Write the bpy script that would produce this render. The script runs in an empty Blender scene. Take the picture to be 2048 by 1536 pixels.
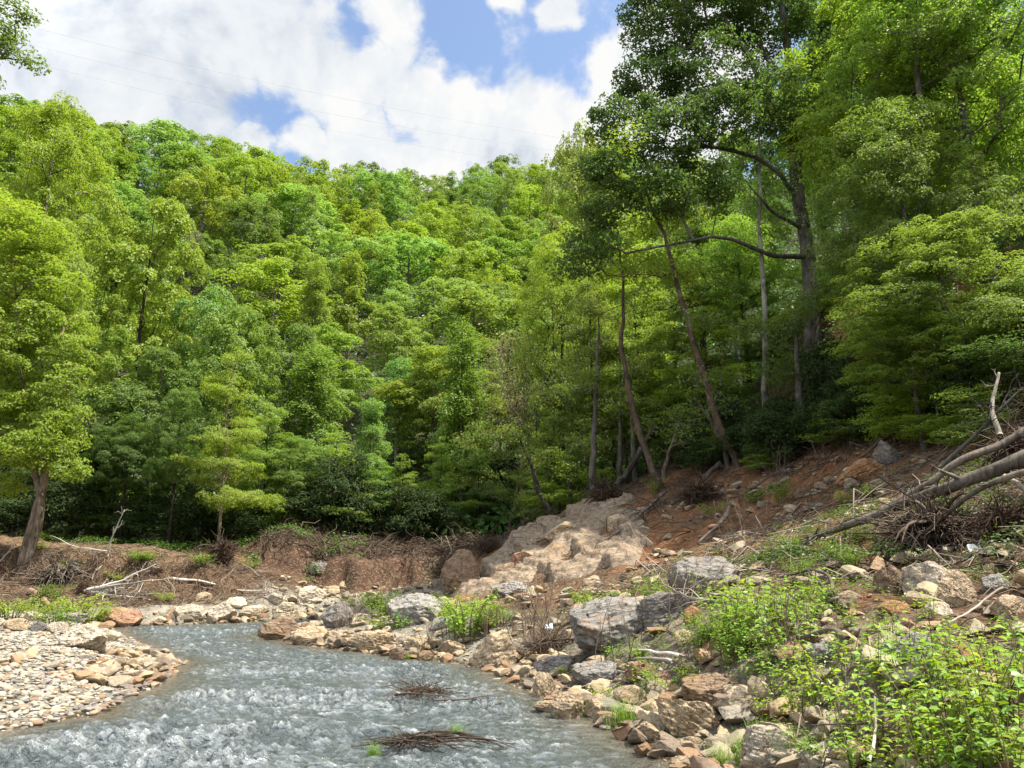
import bpy, math, random
import numpy as np
from mathutils import Vector
R = math.radians
sc = bpy.context.scene
COL = sc.collection
rng = np.random.default_rng(7)
random.seed(7)

# ------------------------------------------------------------------ camera
CZ, F, PITCH = 2.2, 1536.0, math.atan(382/1536)
CT, ST = math.cos(PITCH), math.sin(PITCH)
cam = bpy.data.cameras.new('camera'); cam_o = bpy.data.objects.new('camera', cam); COL.objects.link(cam_o)
cam.lens = 27.0; cam.sensor_width = 36.0; cam.clip_start = 0.05; cam.clip_end = 3000
cam_o.location = (0, 0, CZ); cam_o.rotation_euler = (R(90)+PITCH, 0, 0)
sc.camera = cam_o
sc.cycles.max_bounces = 6; sc.cycles.diffuse_bounces = 3; sc.cycles.glossy_bounces = 2; sc.cycles.transmission_bounces = 3

# ------------------------------------------------------------------ light and sky
SUN_EL, SUN_AZ = 63.0, 98.0         # azimuth clockwise from +Y (the way the camera looks)
sun = bpy.data.lights.new('sun', 'SUN'); sun.energy = 4.3; sun.angle = R(0.6); sun.color = (1.0, 0.93, 0.80)
sun_o = bpy.data.objects.new('sun', sun); COL.objects.link(sun_o)
sdir = Vector((math.cos(R(SUN_EL))*math.sin(R(SUN_AZ)), math.cos(R(SUN_EL))*math.cos(R(SUN_AZ)), math.sin(R(SUN_EL))))
sun_o.rotation_euler = (-sdir).to_track_quat('-Z', 'Y').to_euler()
sun_o.location = (60, 0, 120)
sc.view_settings.view_transform = 'Standard'; sc.view_settings.look = 'None'
sc.view_settings.exposure = 1.35; sc.view_settings.gamma = 1.0
SKY_STR = 0.10
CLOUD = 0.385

def raydir(px, py):
    u, v = (px-1024)/F, (768-py)/F
    return np.array([u, CT-v*ST, ST+v*CT])
def at(px, py, Y):
    d = raydir(px, py); return np.array([0, 0, CZ]) + d*(Y/d[1])
def proj(p):
    p = np.asarray(p, float); x, y, z = p[..., 0], p[..., 1], p[..., 2]-CZ
    d = y*CT+z*ST; v = (-y*ST+z*CT)/d
    return 1024+F*x/d, 768-F*v, d

class NT:
    def __init__(s, tree): s.t = tree; tree.nodes.clear()
    def n(s, typ, ins=None, **kw):
        nd = s.t.nodes.new(typ)
        for k, v in kw.items(): setattr(nd, k, v)
        for k, v in (ins or {}).items(): s.set(nd, k, v)
        return nd
    def set(s, nd, k, v):
        if isinstance(v, bpy.types.Node): v = v.outputs[0]
        if isinstance(v, bpy.types.NodeSocket): s.t.links.new(v, nd.inputs[k])
        else:
            sk = nd.inputs[k]
            if hasattr(sk.default_value, '__len__') and not hasattr(v, '__len__'): v = (v,)*len(sk.default_value)
            if hasattr(sk.default_value, '__len__') and len(sk.default_value) == 4 and len(v) == 3: v = tuple(v)+(1,)
            sk.default_value = v
    def math(s, op, a, b=0.0, clamp=False):
        nd = s.n('ShaderNodeMath', {0: a, 1: b}, operation=op); nd.use_clamp = clamp; return nd
    def noise(s, vec, scale, detail=4, rough=.55, dist=0.0):
        return s.n('ShaderNodeTexNoise', {'Vector': vec, 'Scale': scale, 'Detail': detail, 'Roughness': rough, 'Distortion': dist})
    def ramp(s, fac, stops, interp='LINEAR'):
        nd = s.n('ShaderNodeValToRGB', {0: fac}); r = nd.color_ramp; r.interpolation = interp
        while len(r.elements) < len(stops): r.elements.new(.5)
        for e, (p, c) in zip(r.elements, stops):
            e.position = p; e.color = (c, c, c, 1) if not hasattr(c, '__len__') else tuple(c)+(1,)
        return nd
    def mix(s, fac, a, b, mode='MIX'):
        nd = s.n('ShaderNodeMix', data_type='RGBA', blend_type=mode)
        for k, v in ((0, fac), (6, a), (7, b)): s.set(nd, k, v)
        return nd.outputs[2]
    def maprange(s, v, a, b, c=0.0, d=1.0, smooth=True):
        return s.n('ShaderNodeMapRange', {0: v, 1: a, 2: b, 3: c, 4: d}, interpolation_type='SMOOTHSTEP' if smooth else 'LINEAR')

world = bpy.data.worlds.new('World'); sc.world = world; world.use_nodes = True
world.cycles.sampling_method = 'MANUAL'; world.cycles.sample_map_resolution = 512
def build_world():
    w = NT(world.node_tree)
    sky = w.n('ShaderNodeTexSky', sky_type='NISHITA', sun_disc=False)
    sky.sun_elevation = R(SUN_EL); sky.sun_rotation = R(SUN_AZ); sky.air_density = 1.0; sky.dust_density = 1.2
    tc = w.n('ShaderNodeTexCoord').outputs['Generated']
    nrm = w.n('ShaderNodeVectorMath', {0: tc}, operation='NORMALIZE')
    # clouds: soft masses (direction, angular radius) broken up by noise
    blobs = [(60, 60, .24), (260, 90, .17), (400, 45, .13), (570, 85, .10), (685, 190, .08), (770, 110, .065), (775, 25, .06), (430, 115, .08), (730, 285, .075),
             (825, 170, .075), (900, 240, .09), (1010, 260, .085), (1090, 320, .11), (1250, 140, .065), (1300, 20, .04), (1190, 270, .07), (1330, 250, .16),
             (740, 330, .09), (527, 300, .028), (615, 305, .045), (1125, 35, .040), (1020, 4, .032), (150, 175, .14), (300, 190, .07), (-150, 100, .3), (1400, 100, .12), (850, 340, .09)]
    tot = None
    warp = w.noise(nrm, 9.0, 4, .6)
    wv = w.n('ShaderNodeVectorMath', {0: warp.outputs['Color'], 1: (.5, .5, .5)}, operation='SUBTRACT')
    wv = w.n('ShaderNodeVectorMath', {0: wv, 3: 0.10}, operation='SCALE')
    wn = w.n('ShaderNodeVectorMath', {0: nrm, 1: wv}, operation='ADD')
    for px, py, r in blobs:
        d = raydir(px, py); d = d/np.linalg.norm(d)
        ds = w.n('ShaderNodeVectorMath', {0: wn, 1: tuple(d)}, operation='DISTANCE').outputs['Value']
        m = w.maprange(ds, r*.2, r*1.15, 1 if r > .055 else .8, 0)
        tot = m if tot is None else w.math('MAXIMUM', tot, m)
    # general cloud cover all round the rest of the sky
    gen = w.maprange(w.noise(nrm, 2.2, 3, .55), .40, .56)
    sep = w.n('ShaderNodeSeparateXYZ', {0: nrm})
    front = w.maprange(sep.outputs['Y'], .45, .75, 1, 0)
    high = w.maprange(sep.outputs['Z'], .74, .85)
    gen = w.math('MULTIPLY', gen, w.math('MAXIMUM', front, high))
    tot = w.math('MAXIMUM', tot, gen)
    n1 = w.noise(nrm, 11.0, 6, .62, .3)
    cov = w.math('ADD', tot, w.math('MULTIPLY', w.math('SUBTRACT', n1, .5), 1.9))
    mask = w.maprange(cov, .20, .74)
    # cloud brightness: white billows and thinner blue-grey bases
    n2 = w.noise(nrm, 6.0, 5, .6, .4)
    n3 = w.noise(nrm, 22.0, 4, .6, .2)
    bb = w.math('ADD', w.math('MULTIPLY', n2, .75), w.math('MULTIPLY', n3, .25))
    cc = w.ramp(bb, [(.36, (.62, .68, .77)), (.47, (.86, .90, .94)), (.57, (1.0, 1.0, .99))])
    sk = w.n('ShaderNodeHueSaturation', {'Saturation': .98, 'Value': 1.0, 'Color': sky})
    bg1 = w.n('ShaderNodeBackground', {0: sk, 1: SKY_STR})
    # clouds overhead and behind the camera get added brightness to lift the shadows
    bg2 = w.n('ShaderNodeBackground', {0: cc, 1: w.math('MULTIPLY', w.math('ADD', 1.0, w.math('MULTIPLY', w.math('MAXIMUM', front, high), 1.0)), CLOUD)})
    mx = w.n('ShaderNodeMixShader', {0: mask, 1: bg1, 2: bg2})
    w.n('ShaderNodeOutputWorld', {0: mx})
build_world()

# ------------------------------------------------------------------ noise and mesh helpers
_gr = np.random.default_rng(3)
_PERM = np.concatenate([_gr.permutation(512)]*2)
_G = _gr.normal(size=(512, 3)); _G /= np.linalg.norm(_G, axis=1)[:, None]
def pn(p):
    p = np.asarray(p, float); i = np.floor(p).astype(int); f = p-i; i &= 511
    u = f*f*f*(f*(f*6-15)+10); out = 0
    for dx in (0, 1):
        for dy in (0, 1):
            for dz in (0, 1):
                h = _PERM[(_PERM[(_PERM[(i[..., 0]+dx) & 511]+i[..., 1]+dy) & 511]+i[..., 2]+dz) & 511]
                g = _G[h & 511]; dd = (g*(f-np.array([dx, dy, dz]))).sum(-1)
                out = out+dd*(u[..., 0] if dx else 1-u[..., 0])*(u[..., 1] if dy else 1-u[..., 1])*(u[..., 2] if dz else 1-u[..., 2])
    return out*1.6
def fbm(p, octv=4, rough=.5):
    p = np.asarray(p, float); a, t = 1.0, 0
    for k in range(octv): t = t+a*pn(p*2**k+k*17.3); a *= rough
    return t
def fb2(x, y, s, octv=4, rough=.5, z=0.0):
    x = np.asarray(x, float); return fbm(np.stack([x/s, np.asarray(y, float)/s, np.full_like(x, z)], -1), octv, rough)
def sstep(x, a, b):
    t = np.clip((np.asarray(x, float)-a)/(b-a), 0, 1); return t*t*(3-2*t)

def mesh(name, V, faces, smooth=True, attrs=None):
    """faces: list of integer arrays (n,k)."""
    m = bpy.data.meshes.new(name); V = np.asarray(V, np.float32)
    faces = [np.asarray(f, np.int32) for f in faces if len(f)]
    m.vertices.add(len(V)); m.vertices.foreach_set('co', V.ravel())
    li = np.concatenate([f.ravel() for f in faces]); tot = np.concatenate([np.full(len(f), f.shape[1], np.int32) for f in faces])
    m.loops.add(len(li)); m.loops.foreach_set('vertex_index', li)
    m.polygons.add(len(tot)); st = np.concatenate([[0], np.cumsum(tot)[:-1]]).astype(np.int32)
    m.polygons.foreach_set('loop_start', st); m.polygons.foreach_set('loop_total', tot)
    m.polygons.foreach_set('use_smooth', np.full(len(tot), smooth))
    for k, (dom, typ, dat) in (attrs or {}).items():
        a = m.attributes.new(k, typ, dom)
        a.data.foreach_set('color' if typ == 'FLOAT_COLOR' else 'value', np.asarray(dat, np.float32).ravel())
    m.update(); m.validate(); return m
def link(name, me, mat=None, parent=None, loc=(0, 0, 0), color=None):
    if me is not None and mat is not None and not len(me.materials): me.materials.append(mat)
    o = bpy.data.objects.new(name, me); COL.objects.link(o); o.parent = parent; o.location = tuple(map(float, loc))
    if color is not None: o.color = tuple(map(float, color))+(1,)
    return o
def tag(o, label=None, cat=None, group=None, kind=None):
    for k, v in (('label', label), ('category', cat), ('group', group), ('kind', kind)):
        if v: o[k] = v
    return o
def empty(name, loc=(0, 0, 0), rz=0):
    o = bpy.data.objects.new(name, None); COL.objects.link(o); o.location = tuple(map(float, loc)); o.rotation_euler = (0, 0, rz); o.empty_display_size = .3; return o

class MB:
    """collects geometry; V list, quads, tris, per-face rnd"""
    def __init__(s): s.V, s.F, s.n, s.A = [], {3: [], 4: []}, 0, {3: [], 4: []}
    def add(s, V, Fc, rnd=0.0):
        V = np.asarray(V, float); Fc = np.asarray(Fc, int); k = Fc.shape[1]
        s.V.append(V); s.F[k].append(Fc+s.n); s.n += len(V)
        s.A[k].append(np.broadcast_to(np.asarray(rnd, float), (len(Fc),)))
    def mesh(s, name, smooth=True):
        fs, at_ = [], []
        for k in (3, 4):
            if s.F[k]: fs.append(np.concatenate(s.F[k])); at_.append(np.concatenate(s.A[k]))
        return mesh(name, np.concatenate(s.V), fs, smooth, {'rnd': ('FACE', 'FLOAT', np.concatenate(at_))})
    def tube(s, P, rad, sides=6, rnd=0.0, caps=True, wob=0.0):
        P = np.asarray(P, float); n = len(P); rad = np.broadcast_to(np.asarray(rad, float), (n,))
        T = np.gradient(P, axis=0); T /= np.linalg.norm(T, axis=1)[:, None]+1e-9
        ref = np.array([1., 0, 0]) if abs(T[:, 0]).max() < .9 else np.array([0, 1., 0]) if abs(T[:, 1]).max() < .9 else np.array([0.3, .2, .93])
        A = np.cross(T, ref); A /= np.linalg.norm(A, axis=1)[:, None]+1e-9; B = np.cross(T, A)
        th = np.arange(sides)*2*np.pi/sides
        rr = rad[:, None]*(1+wob*rng.normal(size=(n, sides)))
        V = P[:, None]+rr[..., None]*(np.cos(th)[None, :, None]*A[:, None]+np.sin(th)[None, :, None]*B[:, None])
        V = V.reshape(-1, 3); i = np.arange(n-1)[:, None]*sides; j = np.arange(sides)[None]; j2 = (j+1) % sides
        Q = np.stack([i+j, i+j2, i+sides+j2, i+sides+j], -1).reshape(-1, 4)
        s.add(V, Q, rnd)
        if caps and sides >= 3:
            for e, off in ((P[0], 0), (P[-1], (n-1)*sides)):
                base = s.n; s.V.append(e[None]); s.n += 1
                k0 = base-len(V)-(1 if off else 0) if False else None
                st = (base-len(V) if off == 0 else base-1-len(V))+off
                tr = np.stack([st+np.arange(sides), st+(np.arange(sides)+1) % sides, np.full(sides, base)], -1)
                s.F[3].append(tr); s.A[3].append(np.full(len(tr), rnd))

def smooth_path(pts, n=24, wob=0.0, seed=0):
    P = np.asarray(pts, float)
    if len(P) == 2: P = np.stack([P[0], (P[0]+P[1])/2, P[1]])
    d = np.concatenate([[0], np.cumsum(np.linalg.norm(np.diff(P, axis=0), axis=1))]); t = np.linspace(0, d[-1], n)
    # Catmull-Rom through the points
    m = np.gradient(P, d, axis=0); k = np.clip(np.searchsorted(d, t)-1, 0, len(P)-2)
    h = (d[k+1]-d[k])[:, None]; s = ((t-d[k])/(d[k+1]-d[k]))[:, None]
    Q = (2*s**3-3*s**2+1)*P[k]+(s**3-2*s**2+s)*h*m[k]+(-2*s**3+3*s**2)*P[k+1]+(s**3-s**2)*h*m[k+1]
    if wob:
        r = np.random.default_rng(seed+11); o = r.uniform(0, 99, 3)
        w = np.stack([fbm(np.stack([t*.9+o[i], t*0+i*9.1, t*0], -1), 3) for i in range(3)], -1)
        Q = Q+w*wob*np.minimum(1, t/d[-1]*4)[:, None]
    return Q

# ------------------------------------------------------------------ terrain height
_z = lambda px, py: None
def w0(px, py, z=0.0):
    d = raydir(px, py); t = (z-CZ)/d[2]; return np.array([d[0]*t, d[1]*t])
RIGHT_SHORE = [w0(1390, 1536), w0(1215, 1440), w0(1060, 1372), w0(1000, 1340), w0(880, 1318), w0(760, 1306), w0(640, 1292), w0(530, 1274), w0(600, 1257), w0(720, 1250)]
FAR_SHORE = [w0(720, 1240), w0(600, 1239), w0(450, 1246), w0(330, 1250), w0(210, 1254)]
LEFT_SHORE = [w0(240, 1276), w0(345, 1328), w0(300, 1366), w0(160, 1430), w0(0, 1458)]
RIVER = np.array([(-4.0, -14), (1.2, 1.0), (2.2, 5.0)]+RIGHT_SHORE+FAR_SHORE+LEFT_SHORE+[(-9.5, 5), (-13, -14)])
def poly_sd(x, y, P):
    """signed distance, negative inside"""
    x = np.asarray(x, float); y = np.asarray(y, float); best = np.full(x.shape, 1e9); ins = np.zeros(x.shape, bool)
    for a, b in zip(P, np.roll(P, -1, axis=0)):
        ex, ey = b[0]-a[0], b[1]-a[1]; wx, wy = x-a[0], y-a[1]
        t = np.clip((wx*ex+wy*ey)/(ex*ex+ey*ey), 0, 1); best = np.minimum(best, (wx-ex*t)**2+(wy-ey*t)**2)
        c = ((a[1] <= y) & (b[1] > y)) | ((b[1] <= y) & (a[1] > y))
        ins ^= c & (wx < ex*(wy/(ey if ey else 1e-9)))
    return np.where(ins, -1, 1)*np.sqrt(best)

_cp = []
for px, py, Y in [(0, 1240, 26), (120, 1235, 29), (0, 1350, 15), (250, 1300, 21), (-300, 1260, 22), (200, 1243, 33),
    (400, 1200, 39.5), (250, 1205, 39), (60, 1175, 41), (550, 1195, 40.5), (60, 1118, 44), (250, 1128, 44.5), (450, 1136, 46), (530, 1142, 46.5), (-200, 1112, 43),
    (100, 1105, 50), (300, 1112, 52), (480, 1118, 52), (560, 1105, 52.5), (640, 1100, 53), (600, 1150, 47.5), (700, 1150, 47.5), (760, 1105, 55), (830, 1112, 55), (830, 1160, 46), (760, 1178, 43), (690, 1205, 40),
    (1000, 1078, 62), (940, 1105, 54), (900, 1150, 45), (870, 1195, 36), (960, 1130, 37), (1050, 1062, 39.5), (1200, 1000, 41.5), (1000, 1180, 31), (1100, 1130, 31.5), (1200, 1080, 31.5), (1300, 1005, 35.5),
    (1400, 995, 32.5), (1400, 1070, 27), (1500, 965, 32.5), (1600, 925, 31.5), (1600, 1000, 26.5), (1750, 950, 24.5), (1450, 935, 36), (1620, 885, 34), (1800, 865, 28), (1900, 850, 26),
    (1650, 640, 38), (2048, 690, 30), (2200, 600, 30), (2000, 1000, 16.5), (1800, 1050, 18), (1600, 1110, 18), (1850, 1165, 13.5), (1430, 1165, 19), (2030, 1215, 11), (1240, 1265, 17.5),
    (1600, 1370, 8.6), (2000, 1420, 7), (1500, 1536, 6.8), (1900, 1560, 5.2), (1420, 1410, 10.3), (1100, 1312, 17.2), (830, 1275, 24), (660, 1258, 28), (900, 1235, 26.5), (1250, 1180, 23), (1050, 1240, 24), (1350, 1320, 13.5), (1700, 1230, 12.5)]:
    _cp.append(at(px, py, Y))
for px, py, Y in [(-500, 165, 165), (-250, 165, 165), (0, 195, 165), (220, 240, 170), (440, 285, 180), (640, 350, 200), (760, 375, 225), (880, 385, 255), (1000, 362, 265), (1120, 345, 275), (1300, 300, 270)]:
    p = at(px, py, Y); p[2] -= 17; _cp.append(p)
    q = p.copy(); q[:2] *= 1.5; q[2] += 6; _cp.append(q)
_cp += [np.array(p, float) for p in [(-75, 50, 14), (-42, 60, 7), (-25, 64, 6.5), (-10, 66, 6), (-70, 75, 19), (-48, 90, 26), (-24, 92, 24), (-5, 90, 20), (2, 80, 11), (-60, 110, 45), (-30, 120, 46), (-2, 125, 40), (0, 170, 70),
    (20, 60, 17), (32, 50, 27), (45, 70, 40), (18, 85, 24), (60, 100, 62), (30, 110, 42), (60, 45, 52), (40, 30, 30), (25, 12, 13), (45, 5, 28), (15, 3, 6), (8, 3, 2.2),
    (-8, -12, .6), (5, -12, 1.4), (1.5, 0, .62), (-30, 0, 2.5), (-16, 6, .7), (-40, 22, 4), (-60, 45, 11), (-30, -40, 3), (30, -40, 18), (-80, 0, 14), (0, -80, 6), (0, 300, 118), (0, 700, 150), (-400, 500, 140), (400, 500, 150), (500, 0, 160), (-500, 0, 130), (0, -600, 60)]]
_cp = np.array(_cp)
def _warp(x, y):
    r = np.hypot(x, y)+1e-6; w = np.log1p(r/14); return np.stack([x/r*w, y/r*w], -1)
def _U(d2): return d2*np.log(d2+1e-12)
_W = _warp(_cp[:, 0], _cp[:, 1]); _n = len(_cp)
_K = _U(((_W[:, None]-_W[None])**2).sum(-1))+np.eye(_n)*2e-3
_Pm = np.c_[np.ones(_n), _W]
_sol = np.linalg.solve(np.block([[_K, _Pm], [_Pm.T, np.zeros((3, 3))]]), np.r_[np.log1p(np.maximum(_cp[:, 2], -.5)/3+.2), 0, 0, 0])
def base_h(x, y):
    x = np.asarray(x, float); y = np.asarray(y, float); sh = x.shape; w = _warp(x.ravel(), y.ravel()); out = np.empty(len(w))
    for i in range(0, len(w), 40000):
        c = w[i:i+40000]; out[i:i+40000] = _U(((c[:, None]-_W[None])**2).sum(-1))@_sol[:_n]+_sol[_n]+c@_sol[_n+1:]
    return ((np.expm1(np.clip(out, -1, 5.2))-.2)*3).reshape(sh)
def H(x, y):
    x = np.asarray(x, float); y = np.asarray(y, float)
    b = np.maximum(base_h(x, y), .12); sd = poly_sd(x, y, RIVER)
    sd = sd+fb2(x, y, 1.2, 3)*.22
    r = np.hypot(x, y); rough = sstep(b, .4, 3)
    n = fb2(x, y, 2.2, 4, .55)*(.05+.16*rough)+fb2(x, y, .55, 3, .5, 3.3)*(.03+.05*rough)+fb2(x, y, 14, 3, .5, 7.7)*1.2*sstep(r, 50, 90)
    out = .03+b*sstep(sd, -.1, 2.6)+n*sstep(sd, .0, 1.5)
    yc = 43.0+fb2(x, y*0, 2.5, 3)*.9; mk = sstep(-x, 11, 14)*sstep(y, 38, 40)*(1-sstep(y, 50, 56)); out = out+mk*(1.15*sstep(y, yc-.45, yc+.35)-.45)
    yc = 47.0+fb2(x, y*0, 2.0, 3, .5, 9)*1.0+.25*np.abs(x+9); mk = sstep(-x, 1, 3)*(1-sstep(-x, 15, 18))*sstep(y, 42, 44)*(1-sstep(y, 53, 58)); out = out+mk*(1.5*sstep(y, yc-.6, yc+.4)-.6)
    return np.where(sd < 0, -.55*sstep(-sd, 0, 1.8)+.03*(1-sstep(-sd, 0, .3)), out)
def Hs(x, y): return float(H(np.array([float(x)]), np.array([float(y)]))[0])
def gpt(px, Y):
    z = 0.
    for _ in range(5):
        x = (px-1024)/F*(Y*CT+(z-CZ)*ST); z = Hs(x, Y)
    return np.array([x, Y, z])
_T = np.concatenate([np.linspace(3, 60, 500), np.linspace(60.2, 320, 500)])
def hit(px, py):
    d = raydir(px, py); P = d[None]*(_T/d[1])[:, None]+np.array([0, 0, CZ]); b = P[:, 2] < np.maximum(H(P[:, 0], P[:, 1]), 0)
    k = int(np.argmax(b)) if b.any() else len(_T)-1
    return P[max(k, 0)]
# ------------------------------------------------------------------ materials
def new_mat(name):
    m = bpy.data.materials.new(name); m.use_nodes = True; return m, NT(m.node_tree)
def leaf_mat(name, trans=.45, rough=.5, spec=.35, tint=(1.1, 1.12, .6)):
    m, t = new_mat(name)
    oc = t.n('ShaderNodeObjectInfo').outputs['Color']
    rn = t.n('ShaderNodeAttribute', attribute_name='rnd').outputs['Fac']
    hs = t.n('ShaderNodeHueSaturation', {'Hue': t.maprange(rn, 0, 1, .485, .52, False), 'Saturation': t.maprange(rn, 0, 1, 1.08, .92, False), 'Value': t.maprange(rn, 0, 1, .8, 1.2, False), 'Color': oc})
    bs = t.n('ShaderNodeBsdfPrincipled', {'Base Color': hs, 'Roughness': rough, 'Specular IOR Level': spec})
    tc = t.mix(1.0, hs.outputs[0], tint, 'MULTIPLY')
    tc = t.n('ShaderNodeHueSaturation', {'Value': 1.35, 'Color': tc})
    tr = t.n('ShaderNodeBsdfTranslucent', {0: tc})
    t.n('ShaderNodeOutputMaterial', {0: t.n('ShaderNodeMixShader', {0: trans, 1: bs, 2: tr})})
    return m
def bark_mat(name):
    m, t = new_mat(name)
    oc = t.n('ShaderNodeObjectInfo').outputs['Color']; tc = t.n('ShaderNodeTexCoord').outputs['Object']
    mp = t.n('ShaderNodeMapping', {'Vector': tc, 'Scale': (1, 1, .22)})
    n = t.noise(mp, 9, 6, .65, .6); n2 = t.noise(tc, 1.3, 3)
    v = t.math('ADD', t.maprange(n, .3, .7, .45, 1.25), t.maprange(n2, .35, .65, -.25, .3))
    c = t.n('ShaderNodeHueSaturation', {'Value': v, 'Color': oc})
    lich = t.maprange(t.noise(tc, 3.2, 5, .6), .58, .68, 0, .4)
    c2 = t.mix(lich, c.outputs[0], (.20, .22, .17))
    bp = t.n('ShaderNodeBump', {'Height': n, 'Strength': .8, 'Distance': .04})
    bs = t.n('ShaderNodeBsdfPrincipled', {'Base Color': c2, 'Roughness': .9, 'Specular IOR Level': .15, 'Normal': bp})
    t.n('ShaderNodeOutputMaterial', {0: bs}); return m
def rock_mat(name, strata=True):
    m, t = new_mat(name)
    oi = t.n('ShaderNodeObjectInfo'); oc = oi.outputs['Color']
    tc = t.n('ShaderNodeTexCoord').outputs['Object']
    of = t.n('ShaderNodeVectorMath', {0: tc, 1: t.n('ShaderNodeCombineXYZ', {0: t.math('MULTIPLY', oi.outputs['Random'], 50), 1: 3.0, 2: 1.0})}, operation='ADD')
    mp = t.n('ShaderNodeMapping', {'Vector': of, 'Rotation': (.35, .5, .3), 'Scale': (1, 1, 2.3)})
    n1 = t.noise(mp, 2.2, 8, .62, .8); n2 = t.noise(of, 7, 6, .65); n3 = t.noise(of, 38, 4, .6)
    v = t.math('ADD', t.maprange(n1, .3, .7, .72, 1.25), t.maprange(n2, .35, .65, -.22, .22))
    v = t.math('ADD', v, t.maprange(n3, .3, .7, -.14, .14))
    c = t.n('ShaderNodeHueSaturation', {'Value': v, 'Color': oc})
    rust = t.maprange(t.noise(of, 1.5, 5, .6, 1.0), .52, .66, 0, .6)
    c2 = t.mix(rust, c.outputs[0], t.mix(.6, oc, (.30, .17, .07)))
    lich = t.maprange(t.noise(of, 4.5, 6, .7), .60, .67, 0, .35)
    c3 = t.mix(lich, c2, (.10, .10, .085))
    # crack lines
    vo = t.n('ShaderNodeTexVoronoi', {'Vector': t.n('ShaderNodeVectorMath', {0: mp, 1: t.n('ShaderNodeVectorMath', {0: n2.outputs['Color'], 3: .35}, operation='SCALE')}, operation='ADD'), 'Scale': 1.6}, feature='DISTANCE_TO_EDGE')
    cr = t.maprange(vo.outputs[0], 0, .035, 0, 1)
    c4 = t.mix(t.math('MULTIPLY', t.math('SUBTRACT', 1, cr), .4), c3, (.05, .04, .03))
    hgt = t.math('ADD', t.math('ADD', t.math('MULTIPLY', n1, 1.0), t.math('MULTIPLY', n2, .5)), t.math('ADD', t.math('MULTIPLY', n3, .15), t.math('MULTIPLY', cr, .25)))
    bp = t.n('ShaderNodeBump', {'Height': hgt, 'Strength': .9, 'Distance': .09})
    bs = t.n('ShaderNodeBsdfPrincipled', {'Base Color': c4, 'Roughness': .85, 'Specular IOR Level': .25, 'Normal': bp})
    t.n('ShaderNodeOutputMaterial', {0: bs}); return m
def pebble_mat(name):
    m, t = new_mat(name)
    oc = t.n('ShaderNodeObjectInfo').outputs['Color']; at_ = t.n('ShaderNodeAttribute', attribute_name='rnd').outputs['Fac']
    tc = t.n('ShaderNodeTexCoord').outputs['Object']
    pal = t.ramp(at_, [(0, (.27, .25, .205)), (.25, (.33, .285, .21)), (.42, (.23, .222, .205)), (.55, (.31, .24, .15)), (.7, (.40, .36, .285)), (.86, (.25, .155, .085)), (1, (.15, .143, .135))])
    n = t.noise(tc, 14, 5, .6); c = t.n('ShaderNodeHueSaturation', {'Value': t.maprange(n, .3, .7, .7, 1.2), 'Color': t.mix(1.0, pal, oc, 'MULTIPLY')})
    bp = t.n('ShaderNodeBump', {'Height': n, 'Strength': .4, 'Distance': .02})
    t.n('ShaderNodeOutputMaterial', {0: t.n('ShaderNodeBsdfPrincipled', {'Base Color': c, 'Roughness': .75, 'Specular IOR Level': .3, 'Normal': bp})}); return m
def ground_mat():
    m, t = new_mat('ground_soil')
    at_ = t.n('ShaderNodeAttribute', attribute_name='col').outputs['Color']; tc = t.n('ShaderNodeTexCoord').outputs['Object']
    n1 = t.noise(tc, 1.1, 8, .65, .3); n2 = t.noise(tc, 9, 7, .7); vo = t.n('ShaderNodeTexVoronoi', {'Vector': tc, 'Scale': 11.0})
    v = t.math('ADD', t.maprange(n1, .3, .7, .6, 1.3), t.maprange(n2, .3, .7, -.35, .4))
    c = t.n('ShaderNodeHueSaturation', {'Value': v, 'Color': at_})
    st = t.maprange(t.n('ShaderNodeSeparateColor', {0: vo.outputs['Color']}).outputs[0], .72, .8, 0, .55)
    c2 = t.mix(st, c.outputs[0], t.mix(.5, at_, (.34, .27, .19)))
    hg = t.math('ADD', t.math('MULTIPLY', n2, 1.0), t.math('MULTIPLY', vo.outputs['Distance'], -.5))
    bp = t.n('ShaderNodeBump', {'Height': hg, 'Strength': 1.0, 'Distance': .12})
    t.n('ShaderNodeOutputMaterial', {0: t.n('ShaderNodeBsdfPrincipled', {'Base Color': c2, 'Roughness': .95, 'Specular IOR Level': .1, 'Normal': bp})}); return m
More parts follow.
